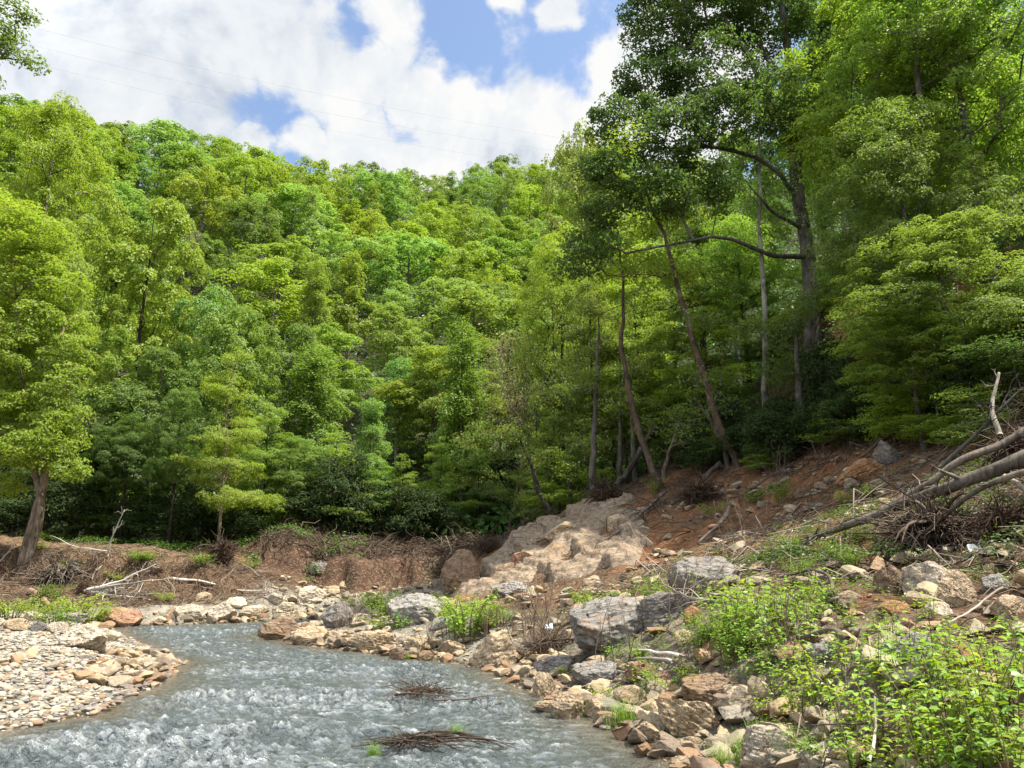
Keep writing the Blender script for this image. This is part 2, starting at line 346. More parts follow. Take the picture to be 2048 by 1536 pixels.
def water_mat():
    m, t = new_mat('river_water')
    dep = t.n('ShaderNodeAttribute', attribute_name='depth').outputs['Fac']; foam = t.n('ShaderNodeAttribute', attribute_name='foam').outputs['Fac']
    tc = t.n('ShaderNodeTexCoord').outputs['Object']
    mp = t.n('ShaderNodeMapping', {'Vector': tc, 'Rotation': (0, 0, .42), 'Scale': (1, 1.5, 1)})
    n1 = t.noise(mp, 5, 4, .55, .6); n2 = t.noise(mp, 22, 3, .6, .3)
    hg = t.math('ADD', n1, t.math('MULTIPLY', n2, .35))
    bp = t.n('ShaderNodeBump', {'Height': hg, 'Strength': 1.0, 'Distance': .18})
    body = t.ramp(dep, [(0, (.13, .092, .04)), (.3, (.062, .060, .040)), (.8, (.050, .066, .066))])
    # bubbles plus painted sky glints: crests coloured paler than the clear troughs
    aer_glint = t.n('ShaderNodeAttribute', attribute_name='aer_glint').outputs['Fac']
    n3 = t.noise(t.n('ShaderNodeMapping', {'Vector': tc, 'Rotation': (0, 0, .25), 'Scale': (.55, 1.9, 1)}), 5.5, 6, .68, .8)
    am = t.math('MULTIPLY', t.maprange(n3, .38, .64), t.math('ADD', .25, t.math('MULTIPLY', aer_glint, .95)), True)
    body = t.mix(am, body.outputs[0], (.20, .228, .242))
    bs = t.n('ShaderNodeBsdfPrincipled', {'Base Color': body, 'Roughness': .05, 'IOR': 1.8, 'Specular IOR Level': .5, 'Normal': bp})
    fn = t.noise(tc, 42, 6, .78, .9)
    fm = t.math('MULTIPLY', foam, t.maprange(fn, .40, .66), True)
    fo = t.n('ShaderNodeBsdfPrincipled', {'Base Color': (.78, .82, .84), 'Roughness': .6, 'Normal': bp})
    t.n('ShaderNodeOutputMaterial', {0: t.n('ShaderNodeMixShader', {0: fm, 1: bs, 2: fo})}); return m
def plain_mat(name, col, rough=.8, var=.25, scale=20):
    m, t = new_mat(name); tc = t.n('ShaderNodeTexCoord').outputs['Object']
    n = t.noise(tc, scale, 5, .6); c = t.n('ShaderNodeHueSaturation', {'Value': t.maprange(n, .3, .7, 1-var, 1+var), 'Color': tuple(col)+(1,)})
    bp = t.n('ShaderNodeBump', {'Height': n, 'Strength': .3, 'Distance': .01})
    t.n('ShaderNodeOutputMaterial', {0: t.n('ShaderNodeBsdfPrincipled', {'Base Color': c, 'Roughness': rough, 'Normal': bp})}); return m
def twig_mat(name):
    m, t = new_mat(name); oc = t.n('ShaderNodeObjectInfo').outputs['Color']; rn = t.n('ShaderNodeAttribute', attribute_name='rnd').outputs['Fac']
    c = t.n('ShaderNodeHueSaturation', {'Value': t.maprange(rn, 0, 1, .45, 1.6, False), 'Saturation': t.maprange(rn, 0, 1, 1.2, .7, False), 'Color': oc})
    t.n('ShaderNodeOutputMaterial', {0: t.n('ShaderNodeBsdfPrincipled', {'Base Color': c, 'Roughness': .9, 'Specular IOR Level': .15})}); return m
M_LEAF = leaf_mat('broadleaf', .38); M_NEAR = leaf_mat('broadleaf_thin', .5); M_GLOSS = leaf_mat('waxy_leaf', .2, .6, .15); M_PLANT = leaf_mat('herb_leaf', .40, .42, .45, (1.2, 1.15, .4))
M_BARK = bark_mat('bark'); M_ROCK = rock_mat('rock'); M_PEB = pebble_mat('river_stone'); M_GROUND = ground_mat(); M_WATER = water_mat(); M_TWIG = twig_mat('dead_twig')

# ------------------------------------------------------------------ ground, one sheet to the horizon
def build_ground():
    a = np.concatenate([np.arange(-46, 46.01, .17), np.arange(48, 312, 2.4)]); a = np.radians(90-a)
    r = np.concatenate([[.4], np.geomspace(2.2, 2500, 520)])
    X, Y = np.cos(a)[:, None]*r, np.sin(a)[:, None]*r
    Z = H(X, Y); na, nr = X.shape
    i = np.arange(na)[:, None]; j = np.arange(nr-1)[None]; i2 = (i+1) % na
    Q = np.stack([i*nr+j, i*nr+j+1, i2*nr+j+1, i2*nr+j], -1).reshape(-1, 4)
    V = np.stack([X, Y, Z], -1).reshape(-1, 3)
    # colours of the ground itself: red cut soil, brown litter, gravel
    x, y, z = V.T; sd = poly_sd(x, y, RIVER); n = fb2(x, y, 3, 4); n2 = fb2(x, y, .9, 3, .5, 5)
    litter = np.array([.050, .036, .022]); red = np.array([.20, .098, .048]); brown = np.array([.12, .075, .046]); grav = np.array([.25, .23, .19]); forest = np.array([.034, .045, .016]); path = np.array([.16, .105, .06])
    c = np.broadcast_to(litter, V.shape).copy()
    def lay(col, w):
        nonlocal c
        c = c+(col-c)*np.clip(w, 0, 1)[:, None]
    px, py, d = proj(np.where(y[:, None] > 1, V, [0, 5, 0]))
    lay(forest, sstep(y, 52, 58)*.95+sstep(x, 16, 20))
    lay(brown, sstep(z+n*.8, .4, 1.2)*(1-sstep(y, 46, 50))*(1-sstep(x, 14, 18))*(x > -3))
    rz = (1-sstep(y, 38, 42))*sstep(n*1.2+sstep(x, 3, 6)*sstep(y, 17, 21)*(1-sstep(z, 7.5, 9.5+n)), .25, .75)
    lay(red, rz)
    cutz = (np.abs(x+10) < 9)*sstep(y, 41, 44)*(1-sstep(y, 53, 55)); lay(np.array([.088, .052, .034]), cutz*sstep(n+.6, .1, .6))
    lay(path, (x < -16)*sstep(y, 43.5, 44.5)*(1-sstep(y, 47.5, 49+n))*.9)
    lay(brown*.8, (x < -12)*sstep(y, 36.5, 38)*(1-sstep(y, 43.5, 44.5)))
    lay(grav, (1-sstep(sd+n*1.2, 2.0, 4.5))*(y > 0)*(1-.5*(x > 0)))
    lay(grav, (x < -6)*(y < 33)*(y > 3)*(1-sstep(z, 1.3, 1.9)))
    lay(np.array([.07, .055, .03]), sd < .05)
    c *= (1+n2*.3)[:, None]
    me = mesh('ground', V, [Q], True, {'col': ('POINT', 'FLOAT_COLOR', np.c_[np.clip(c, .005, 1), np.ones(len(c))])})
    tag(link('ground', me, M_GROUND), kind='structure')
build_ground()

# ------------------------------------------------------------------ river surface
def build_water():
    ys = [4.0]
    while ys[-1] < 41: ys.append(ys[-1]+max(.035, ys[-1]*.0036))
    ys = np.array(ys); nx = 620
    lo = np.interp(ys, [4, 12, 20, 30, 41], [-11.5, -10, -11, -19, -22]); hi = np.interp(ys, [4, 9, 17, 28, 36, 41], [3.6, 3.4, 1.6, -6, -3, -3])
    t = np.linspace(0, 1, nx); X = lo[:, None]+(hi-lo)[:, None]*t; Y = np.broadcast_to(ys[:, None], X.shape)
    a = .42; U = X*math.cos(a)+Y*math.sin(a); W = -X*math.sin(a)+Y*math.cos(a)        # W runs along the current
    wx = fb2(X, Y, 2.0, 2, .5, 9)*.5
    z1 = fb2(U, (W+wx)*1.45, 1.15, 3, .55, 1); z2 = fb2(U+wx, W*1.5, .36, 3, .6, 4); z3 = fb2(X, Y*1.2, .14, 2, .6, 8)
    amp = .55+.65*sstep(fb2(X, Y, 3.2, 3, .5, 21), -.2, .45)
    rif = np.zeros(X.shape)
    for px, py, r, ry in [(560, 1400, 3.0, .9), (700, 1415, 2.0, .6), (180, 1490, 1.6, .8), (350, 1470, 1.5, .5), (390, 1264, 3.2, 1.6), (300, 1300, 1.5, 1.2), (900, 1380, 1.6, .8), (560, 1345, 2.6, .8), (430, 1530, 1.5, .4), (1010, 1490, .9, .35)]:
        c = w0(px, py); rif = np.maximum(rif, np.exp(-((X-c[0])/r)**2-((Y-c[1])/ry)**2))
    amp = amp*(1+.9*rif); sd = poly_sd(X, Y, RIVER); calm = sstep(-sd, .05, 1.4)*.9+.1
    ridge = .28-np.abs(z1)
    Z = calm*amp*(.055*z1+.050*ridge+.075*z2+.034*z3)
    aer_glint = sstep(ridge*.6+z2*.6+z3*.45+rif*.25, -.25, .65)*sstep(-sd, .15, 1.6)*(1-.45*sstep(Y, 24, 32))
    foam = .55*sstep(rif*.30+ridge*.45+z2*.45+z3*.55+fb2(X, Y, .3, 3, .6, 31)*.5, .30, .95)*(.16+.84*sstep(rif, .0, .7))*(1-.5*sstep(Y, 22, 30))
    foam = np.maximum(foam, sstep(z2+ridge*.7+z1*.5, .78, 1.1)*.8*calm)
    dep = np.clip(-sd/2.2, 0, 1)
    dep = np.clip(dep+fb2(X, Y, 1.6, 3, .5, 41)*.18*(dep > .05), 0, 1)
    ny = len(ys); i = np.arange(ny-1)[:, None]*nx; j = np.arange(nx-1)[None]
    Q = np.stack([i+j, i+j+1, i+nx+j+1, i+nx+j], -1).reshape(-1, 4)
    me = mesh('water', np.stack([X, Y, Z], -1).reshape(-1, 3), [Q], True, {'foam': ('POINT', 'FLOAT', foam), 'depth': ('POINT', 'FLOAT', dep), 'aer_glint': ('POINT', 'FLOAT', aer_glint)})
    tag(link('river_water', me, M_WATER), kind='structure')
build_water()
# ------------------------------------------------------------------ trees
def unit(v): return v/(np.linalg.norm(v, axis=-1, keepdims=True)+1e-9)
def leaves(mb, C, size, r, up=.55, out=None, outw=.8, rndw=.42, aspect=.55, fold=.12, droop=.25, rv=None):
    """one folded leaf (two triangles as a bent quad) at each centre"""
    n = len(C); N = r.normal(size=(n, 3))*rndw; N[:, 2] += up
    if out is not None: N += out*outw
    N = unit(N); A = r.normal(size=(n, 3)); A[:, 2] = A[:, 2]*.3-droop
    if out is not None: A += out*.5
    A = unit(A-N*(A*N).sum(-1, keepdims=True)); B = np.cross(N, A)
    s = (size*r.uniform(.65, 1.35, n))[:, None]
    V = np.stack([C-A*s*.5, C+B*s*aspect*.5+N*s*fold, C+A*s*.5, C-B*s*aspect*.5+N*s*fold], 1).reshape(-1, 3)
    mb.add(V, np.arange(n*4).reshape(-1, 4), r.uniform(0, 1, n) if rv is None else rv)

class Skel:
    """branching skeleton: a trunk path, then every target is joined to the nearest good node by a curved branch"""
    def __init__(s, trunk, r0, r1=.02, tipr=.012, seed=0):
        s.r = np.random.default_rng(seed); s.P = [p for p in np.asarray(trunk, float)]; n = len(s.P); s.par = [-1]+list(range(n-1))
        s.chains = [list(range(n))]; s.min = list(np.linspace(1, 0, n)**.8*(r0-r1)+r1); s.tipr = tipr; s.ends = []
    def limb(s, start, pts, r0, r1=.03, n=10):
        k = s.near(np.asarray(start, float)); path = smooth_path([s.P[k]]+list(pts), n, .12, len(s.P)); ch = [k]
        for i, p in enumerate(path[1:]):
            s.par.append(ch[-1]); s.P.append(p); s.min.append(r0+(r1-r0)*(i/(n-1))); ch.append(len(s.P)-1)
        s.chains.append(ch)
    def near(s, p): return int(np.argmin(np.linalg.norm(np.array(s.P)-p, axis=1)))
    def join(s, t, rise=.6, nseg=4, lo=0.0, bend=.22):
        Q = np.array(s.P); d = np.linalg.norm(Q-t, axis=1); hd = np.hypot(Q[:, 0]-t[0], Q[:, 1]-t[1])
        cost = d+1.2*np.maximum(0, Q[:, 2]-t[2]+rise*.5*hd)+1e3*(Q[:, 2] < lo); k = int(np.argmin(cost)); p = Q[k]
        L = np.linalg.norm(t-p)
        if L < .05: s.ends.append((t, k)); return
        mid = (p+t)/2; mid[2] += bend*L*(.2 if t[2] > p[2]+.6*L else .6); mid += s.r.normal(size=3)*.06*L
        u = np.linspace(0, 1, nseg+1)[1:, None]; path = (1-u)**2*p+2*u*(1-u)*mid+u*u*t; ch = [k]
        for q in path: s.par.append(ch[-1]); s.P.append(q); s.min.append(s.tipr*.6); ch.append(len(s.P)-1)
        s.chains.append(ch); s.ends.append((t, k))
    def build(s, mb, sides=6, trunk_sides=10, minr=0.0, expo=.46, wob=.05):
        n = len(s.P); cnt = np.zeros(n); ch = np.zeros(n, int)
        for p in s.par:
            if p >= 0: ch[p] += 1
        for i in range(n-1, -1, -1):
            if ch[i] == 0: cnt[i] = 1
            if s.par[i] >= 0: cnt[s.par[i]] += cnt[i]
        rad = np.maximum(s.tipr*cnt**expo, s.min); P = np.array(s.P)
        for k, c in enumerate(s.chains):
            rr = rad[c].copy()
            if k: rr[0] = min(rr[0], rr[1]*1.15)
            if rr.max() < minr: continue
            mb.tube(P[c], rr, trunk_sides if k == 0 else sides if rr.max() > .03 else 4, s.r.uniform(), caps=(k == 0), wob=wob if k == 0 else 0)
        return rad

def clusters(T, per, spread, flat, r, centre, jitter=1.0):
    n = len(T); k = np.maximum(1, r.poisson(per, n)); idx = np.repeat(np.arange(n), k); m = len(idx)
    sc_ = spread*r.uniform(.7, 1.3, n)[idx]
    G = unit(r.normal(size=(m, 3))); G[:, 2] = np.where((G[:, 2] < -.25) & (r.uniform(0, 1, m) < .7), -G[:, 2], G[:, 2]); G = G*(1.75*r.uniform(.25, 1, (m, 1))**.45)
    C = T[idx]+G*sc_[:, None]*np.array([1, 1, flat])
    C[:, 2] -= .25*spread*(np.hypot(G[:, 0], G[:, 1])**2)*flat*.8
    return C, unit(unit(G)*1.0+unit(C-centre)*1.1)

def dome_targets(n, h, base, rad, r, nb=9, shell=.55, peak=.5, conic=0.0):
    """points near the upper skin of several lobes of different size that make up a crown"""
    B = []; H_ = h-base
    for i in range(nb):
        u = (i+.5)/nb; zc = base+H_*(.18+.68*u); w = math.sin(math.pi*min(1, max(0.04, (.16+.80*u))))**.7 if conic == 0 else (1-u)**conic*.9+.08
        a = i*2.4+r.uniform(-.5, .5); d = rad*w*r.uniform(.46, .70); br = rad*r.uniform(.31, .45)*(.65+.5*w)
        B.append((math.cos(a)*d, math.sin(a)*d, zc, br))
    B.append((r.normal()*.1*rad, r.normal()*.1*rad, h-rad*.36, rad*.36))
    B = np.array(B); out = []
    while len(out) < n:
        b = B[r.choice(len(B), p=B[:, 3]**2/(B[:, 3]**2).sum())]; d = r.normal(size=3); d /= np.linalg.norm(d)
        if d[2] < -.35 and r.uniform() < .75: d[2] *= -1
        q = b[:3]+d*b[3]*np.array([1, 1, .82])*(shell+(1-shell)*r.uniform()**.5)
        if q[2] < base*.85: continue
        out.append(q)
    return np.array(out)
def layer_targets(n, h, base, rad, r, nl=11, up=.12, conic=.7):
    out = []
    arms = []
    for i in range(nl*3):
        u = (i+.5)/(nl*3); zc = base+(h-base)*u**1.05; R_ = rad*max(.1, (1-u)**conic)*r.uniform(.6, 1.12); a = i*2.39996+r.uniform(-.7, .7); arms.append((zc+r.normal()*.3, R_*r.uniform(.75, 1.2), a, up+r.uniform(-.12, .45)))
    w = np.array([x[1]**1.3 for x in arms]); w /= w.sum()
    for i in r.choice(len(arms), n, p=w):
        zc, R_, a, up = arms[i]; f = r.uniform(.15, 1)**.75; aa = a+r.normal()*.32
        out.append((math.cos(aa)*R_*f, math.sin(aa)*R_*f, zc+up*R_*f-.16*R_*f*f+r.normal()*.16))
    return np.array(out)
def lean_trunk(h, r, bend=.25, top=.92, n=14):
    a = r.uniform(0, 6.28); k = r.uniform(.3, 1)*bend
    return smooth_path([(0, 0, -.6), (0, 0, 0), (math.cos(a)*k*.5, math.sin(a)*k*.5, h*.35), (math.cos(a+1)*k, math.sin(a+1)*k, h*.65), (math.cos(a)*k*.6, math.sin(a)*k*.6, h*top)], n, .08*bend/.25, int(r.integers(999)))

PROTO = {}
def proto(key, seed, h, rad, base, kind='dome', nt=120, per=60, size=.25, spread=.6, flat=.5, tr=.2, minr=0, sides=5, nb=9, tip=.012, conic=0.0, up=.55, leafless=0, bend=.3, lkw=None, shell=.55):
    r = np.random.default_rng(seed)
    T = dome_targets(nt, h, base, rad, r, nb, shell, conic=conic) if kind == 'dome' else layer_targets(nt, h, base, rad, r, nb, conic=conic or .7)
    sk = Skel(lean_trunk(h, r, bend), tr, .03, tip, seed)
    for t in T[np.argsort(np.hypot(T[:, 0], T[:, 1])+.15*np.abs(T[:, 2]-h*.6))]: sk.join(t, .75 if kind == 'dome' else .15, lo=base*.55)
    tb = MB(); sk.build(tb, sides, 8, minr)
    cb = MB(); C, o = clusters(T, per, spread, flat, r, np.array([0, 0, base+(h-base)*.35]))
    if per: leaves(cb, C, size, r, up=up, out=o, **(lkw or {}))
    PROTO[key] = (tb.mesh(key+'_trunk'), cb.mesh(key+'_crown', False) if per else None, h, rad)
for i in range(5): proto(f'far_dome_{i}', 100+i, 16, 6.2+.5*(i % 3), 3.5, nt=150, per=46, size=.40, spread=.52, flat=.62, tr=.26, minr=.05, sides=4, nb=8+i, tip=.018)
for i in range(2): proto(f'far_cone_{i}', 120+i, 16, 4.0, 2.5, nt=130, per=44, size=.34, spread=.46, flat=.7, tr=.22, minr=.05, sides=4, nb=11, conic=.8)
for i in range(4): proto(f'mid_dome_{i}', 140+i, 16, 5.6, 3.8, nt=300, per=68, size=.24, spread=.38, flat=.55, tr=.24, minr=.022, nb=9+i)
for i in range(3): proto(f'mid_layer_{i}', 150+i, 13, 4.6, 1.6, 'layer', nt=300, per=52, size=.22, spread=.38, flat=.38, tr=.16, minr=.016, nb=9+i, up=1.0)
for i in range(2): proto(f'mid_fluff_{i}', 160+i, 15, 3.4, 2.0, nt=240, per=64, size=.20, spread=.38, flat=.8, tr=.18, minr=.02, nb=12, conic=.75)
for i in range(2): proto(f'sparse_{i}', 170+i, 14, 4.6, 4.0, nt=260, per=9, size=.22, spread=.5, flat=.8, tr=.2, tip=.014, nb=11, shell=.3)
for i in range(2): proto(f'bare_{i}', 175+i, 14, 3.6, 3.0, nt=300, per=26, size=.22, spread=.40, flat=1, tr=.18, tip=.016, nb=11, shell=.2, conic=.6)
for i in range(4): proto(f'near_dome_{i}', 180+i, 16, 5.4, 3.2, nt=460, per=115, size=.15, spread=.36, flat=.5, tr=.24, minr=.012, nb=10+i, sides=6)
for i in range(3): proto(f'near_layer_{i}', 190+i, 13, 4.8, 2.0, 'layer', nt=460, per=72, size=.14, spread=.38, flat=.36, tr=.15, minr=.010, nb=10+i, sides=6, up=1.0, conic=.55)
proto('sapling_0', 198, 5, 2.0, .8, 'layer', nt=110, per=60, size=.13, spread=.34, flat=.25, tr=.05, minr=.005, nb=7, conic=.5)
for i in range(2): proto(f'rhodo_{i}', 200+i, 3.4, 2.4, .3, nt=150, per=52, size=.19, spread=.34, flat=.6, tr=.06, minr=.006, nb=9, bend=.6, lkw=dict(aspect=.36, droop=.5), shell=.5)

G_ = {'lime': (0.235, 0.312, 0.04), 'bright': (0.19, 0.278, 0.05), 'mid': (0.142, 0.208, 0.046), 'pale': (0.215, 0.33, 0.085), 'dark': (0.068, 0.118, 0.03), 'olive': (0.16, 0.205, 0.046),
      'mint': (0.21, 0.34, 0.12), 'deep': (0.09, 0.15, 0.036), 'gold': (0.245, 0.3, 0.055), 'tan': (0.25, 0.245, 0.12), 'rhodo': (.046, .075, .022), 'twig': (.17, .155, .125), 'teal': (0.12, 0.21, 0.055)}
WORD = {'lime': 'yellow-green', 'bright': 'bright green', 'mid': 'medium green', 'pale': 'pale green', 'dark': 'dark green', 'olive': 'olive green', 'mint': 'minty pale green', 'deep': 'deep green', 'gold': 'golden green', 'tan': 'tan', 'teal': 'bluish green'}
BARK = {'grey': (.115, .105, .09), 'dark': (.045, .040, .033), 'brown': (.105, .075, .055), 'pale': (.30, .29, .25), 'tan': (.20, .155, .115)}
def put_tree(key, p, h, w, col, bark, label, group=None, name='broadleaf_tree', cat='tree', rz=None, lean=(0, 0), mat=None, jitter=.12):
    tm, cm, ph, pr = PROTO[key]; e = empty(name, p, random.uniform(0, 6.28) if rz is None else rz)
    e.rotation_euler = (lean[0], lean[1], e.rotation_euler[2])
    sx = w/2/pr; e.scale = (sx, sx*random.uniform(.92, 1.08), h/ph); tag(e, label, cat, group)
    j = np.array([random.uniform(1-jitter*.4, 1+jitter*.4) for _ in range(3)])*random.uniform(1-jitter, 1+jitter)
    link('trunk', tm, M_BARK, e, color=BARK[bark])
    if cm: link('crown', cm, mat or (M_NEAR if key.startswith(('near', 'sap')) else M_LEAF), e, color=np.array(G_[col])*j)
    return e
def tree_px(key, px, Y, top, wpx, col, bark, label, group=None, base=None, **kw):
    p = gpt(px, Y) if base is None else base; z1 = p[2]
    lo, hi = .5, 60.
    for _ in range(30):
        m = (lo+hi)/2
        if proj(p+np.array([0, 0, m]))[1] > top: lo = m
        else: hi = m
    d = proj(p+np.array([0, 0, lo*.6]))[2]
    p = p.copy(); p[2] -= .1
    return put_tree(key, p, lo, wpx*d/F, col, bark, label, group, **kw)
# ------------------------------------------------------------------ the wooded hillside, tree by tree
ORD = 'first second third fourth fifth sixth seventh eighth ninth tenth eleventh twelfth thirteenth fourteenth fifteenth sixteenth seventeenth eighteenth nineteenth twentieth'.split()
def ordn(k):
    if k < 20: return ORD[k]
    t, u = divmod(k+1, 10); T = {2: 'twent', 3: 'thirt', 4: 'fort'}[t]
    return T+('ieth' if t == 2 else 'ieth') if u == 0 else T+'y-'+ORD[u-1]
def hillside():
    r = np.random.default_rng(21); pts = []
    for _ in range(9000):
        Y = 62+(r.uniform()**.8)*215; px = r.uniform(-140, 1330)
        x = (px-1024)/F*Y*1.25; z = None
        pts.append((x, Y))
    P = np.array(pts); Z = H(P[:, 0], P[:, 1]); P3 = np.c_[P, Z]; px, py, d = proj(P3); tx, ty, _ = proj(P3+np.array([0, 0, 15.]))
    ok = (px > -150) & (px < 1260) & (ty < 900) & (Z > 5)
    sel = []
    for i in np.where(ok)[0]:
        sp = 6.2+.021*P3[i, 1]
        if P3[i, 1] < 74 and px[i] < 900: continue
        if all((P3[i, 0]-P3[k, 0])**2+(P3[i, 1]-P3[k, 1])**2 > sp*sp for k in sel): sel.append(i)
    # drop the ones past the crest that nothing of shows
    keep = []
    for i in sel:
        tip = P3[i]+np.array([0, 0, 17.]); L = np.linspace(.55, .97, 60)[:, None]; Q = np.array([0, 0, CZ])+(tip-np.array([0, 0, CZ]))*L
        if (Q[:, 2] < H(Q[:, 0], Q[:, 1])+6).sum() < 6: keep.append(i)
    keep = sorted(keep, key=lambda i: ty[i])
    if len(keep) > 250: keep = [keep[int(k)] for k in np.linspace(0, len(keep)-1, 250)]
    nr = 14; rows = [keep[k*len(keep)//nr:(k+1)*len(keep)//nr] for k in range(nr)]
    for ri, row in enumerate(rows):
        row.sort(key=lambda i: px[i]); rw = 'skyline row' if ri == 0 else f'{ORD[ri]} row below the skyline' if ri < nr-1 else 'lowest row of the hillside'
        for k, i in enumerate(row):
            x, Y, z = P3[i]; n = fb2(np.array([x]), np.array([Y]), 38, 2)[0]; u = r.uniform()
            col = ('lime' if u < .34+.5*n else 'bright' if u < .62 else 'mid' if u < .80 else 'pale' if u < .90 else 'teal' if u < .95 else 'gold')
            if Y > 165 and u > .25: col = 'teal' if u > .80 else 'pale' if u > .68 else 'mid' if u > .45 else 'bright'  # cooler crown colours far off, distance haze painted into the leaves
            h = r.uniform(13.5, 19.5); w = r.uniform(12.0, 18.5)
            key = f'far_dome_{r.integers(5)}' if r.uniform() < .84 else f'far_cone_{r.integers(2)}'
            if key.startswith('far_cone'): w *= .62
            if Y < 92:
                key = f'mid_dome_{r.integers(4)}' if r.uniform() < .75 else f'mid_fluff_{r.integers(2)}'; w = r.uniform(9, 12)*(.65 if 'fluff' in key else 1)
            wd = WORD[col]
            put_tree(key, (x, Y, z-.3), h, w, col, 'grey', f'{wd} {"cone" if "cone" in key or "fluff" in key else "round"}-crowned tree, {ordn(k)} from left in {rw}' if ri else f'{wd} tree on the crest, {ordn(k)} from left along the {rw}', 'trees on the wooded hillside')
hillside()
for k, (px, Y, top, w, t) in enumerate([(318, 105, 400, 75, 'tall bare grey tree among green crowns high on the left hillside'), (362, 100, 440, 70, 'bare grey tree just right of a taller bare one on left hillside'), (618, 92, 560, 90, 'bare grey tree in the middle of the hillside between two round crowns'),
                                  (960, 98, 620, 60, 'small bare brown tree low in the centre of the hillside')]):
    tree_px(f'bare_{k%2}', px, Y, top, w, 'twig', 'grey', t, 'bare trees on the hillside', name='bare_tree')

# ------------------------------------------------------------------ trees of the left bank and valley floor
LB = 'trees along the far left bank'
for key, px, Y, top, w, col, bark, lab in [
    ('near_dome_0', -10, 58, 175, 330, 'lime', 'grey', 'tallest yellow-green tree at the left edge, rising nearly to the skyline'),
    ('mid_dome_0', 235, 64, 385, 265, 'lime', 'dark', 'round yellow-green tree with dark limbs, right of the tallest left tree'),
    ('mid_layer_0', 190, 55, 640, 250, 'bright', 'grey', 'green spreading tree directly behind the twin-trunk tree'),
    ('mid_dome_1', 285, 56, 690, 230, 'mid', 'grey', 'medium green tree below the round tree with dark limbs'),
    ('mid_dome_2', 385, 64, 560, 210, 'pale', 'dark', 'pale green tree with forked dark limbs above the thin-trunk trees'),
    ('mid_dome_3', 440, 60, 600, 220, 'bright', 'dark', 'wide bright green tree with spreading dark limbs behind thin-trunk trees'),
    ('near_dome_1', 335, 50.5, 760, 150, 'mid', 'dark', 'slender dark-trunk tree beside the brush on the bank top'),
    ('near_layer_1', 435, 49.5, 690, 210, 'lime', 'tan', 'sunlit yellow-green tree on a thin tan trunk on the bank top'),
    ('near_dome_2', 240, 51, 820, 190, 'deep', 'dark', 'deep green low tree behind the left path'),
    ('near_layer_0', 80, 53, 800, 230, 'deep', 'dark', 'deep green understorey tree behind the twin-trunk tree base'),
    ('mid_fluff_0', 612, 64, 690, 190, 'bright', 'grey', 'tall fluffy bright green tree left of centre, tip rising to a point'),
    ('mid_dome_0', 560, 68, 640, 190, 'mid', 'grey', 'medium green tree behind the tall fluffy tree'),
    ('near_layer_1', 660, 56, 860, 210, 'bright', 'grey', 'bright green feathery tree hanging over the red cut bank'),
    ('near_dome_3', 570, 55, 860, 170, 'mid', 'dark', 'dark-centred tree above the rhododendrons left of the cut'),
    ('mid_fluff_1', 735, 62, 795, 110, 'pale', 'grey', 'pale green cone-shaped tree right of the tall fluffy tree'),
    ('mid_fluff_0', 790, 78, 715, 130, 'mint', 'pale', 'silvery cone-shaped tree in the centre gap of the valley'),
    ('mid_layer_1', 800, 57, 900, 140, 'bright', 'dark', 'small layered beech at the centre, left of the two young beeches'),
    ('near_layer_0', 878, 58, 880, 150, 'bright', 'dark', 'young layered beech beside the dark gap in the trees'),
    ('mid_dome_1', 870, 80, 690, 190, 'bright', 'grey', 'rounded green tree above the young beech in the centre'),
    ('mid_layer_2', 955, 68, 650, 210, 'gold', 'grey', 'golden green airy tree in the centre above the dark gap'),
    ('mid_layer_0', 905, 66, 760, 160, 'lime', 'grey', 'yellow-green tree between the young beech and the golden tree'),
    ('sparse_0', 1045, 62, 640, 190, 'tan', 'tan', 'tan twiggy tree barely in leaf right of the golden tree'),
    ('sparse_1', 1000, 74, 660, 150, 'tan', 'tan', 'smaller tan budding tree behind the golden tree'),
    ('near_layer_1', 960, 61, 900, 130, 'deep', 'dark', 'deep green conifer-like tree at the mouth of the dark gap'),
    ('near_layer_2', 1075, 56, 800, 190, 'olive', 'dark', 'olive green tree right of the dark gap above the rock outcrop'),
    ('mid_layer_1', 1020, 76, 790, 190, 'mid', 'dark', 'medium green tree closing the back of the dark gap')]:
    tree_px(key, px, Y, top, w, col, bark, lab, LB)

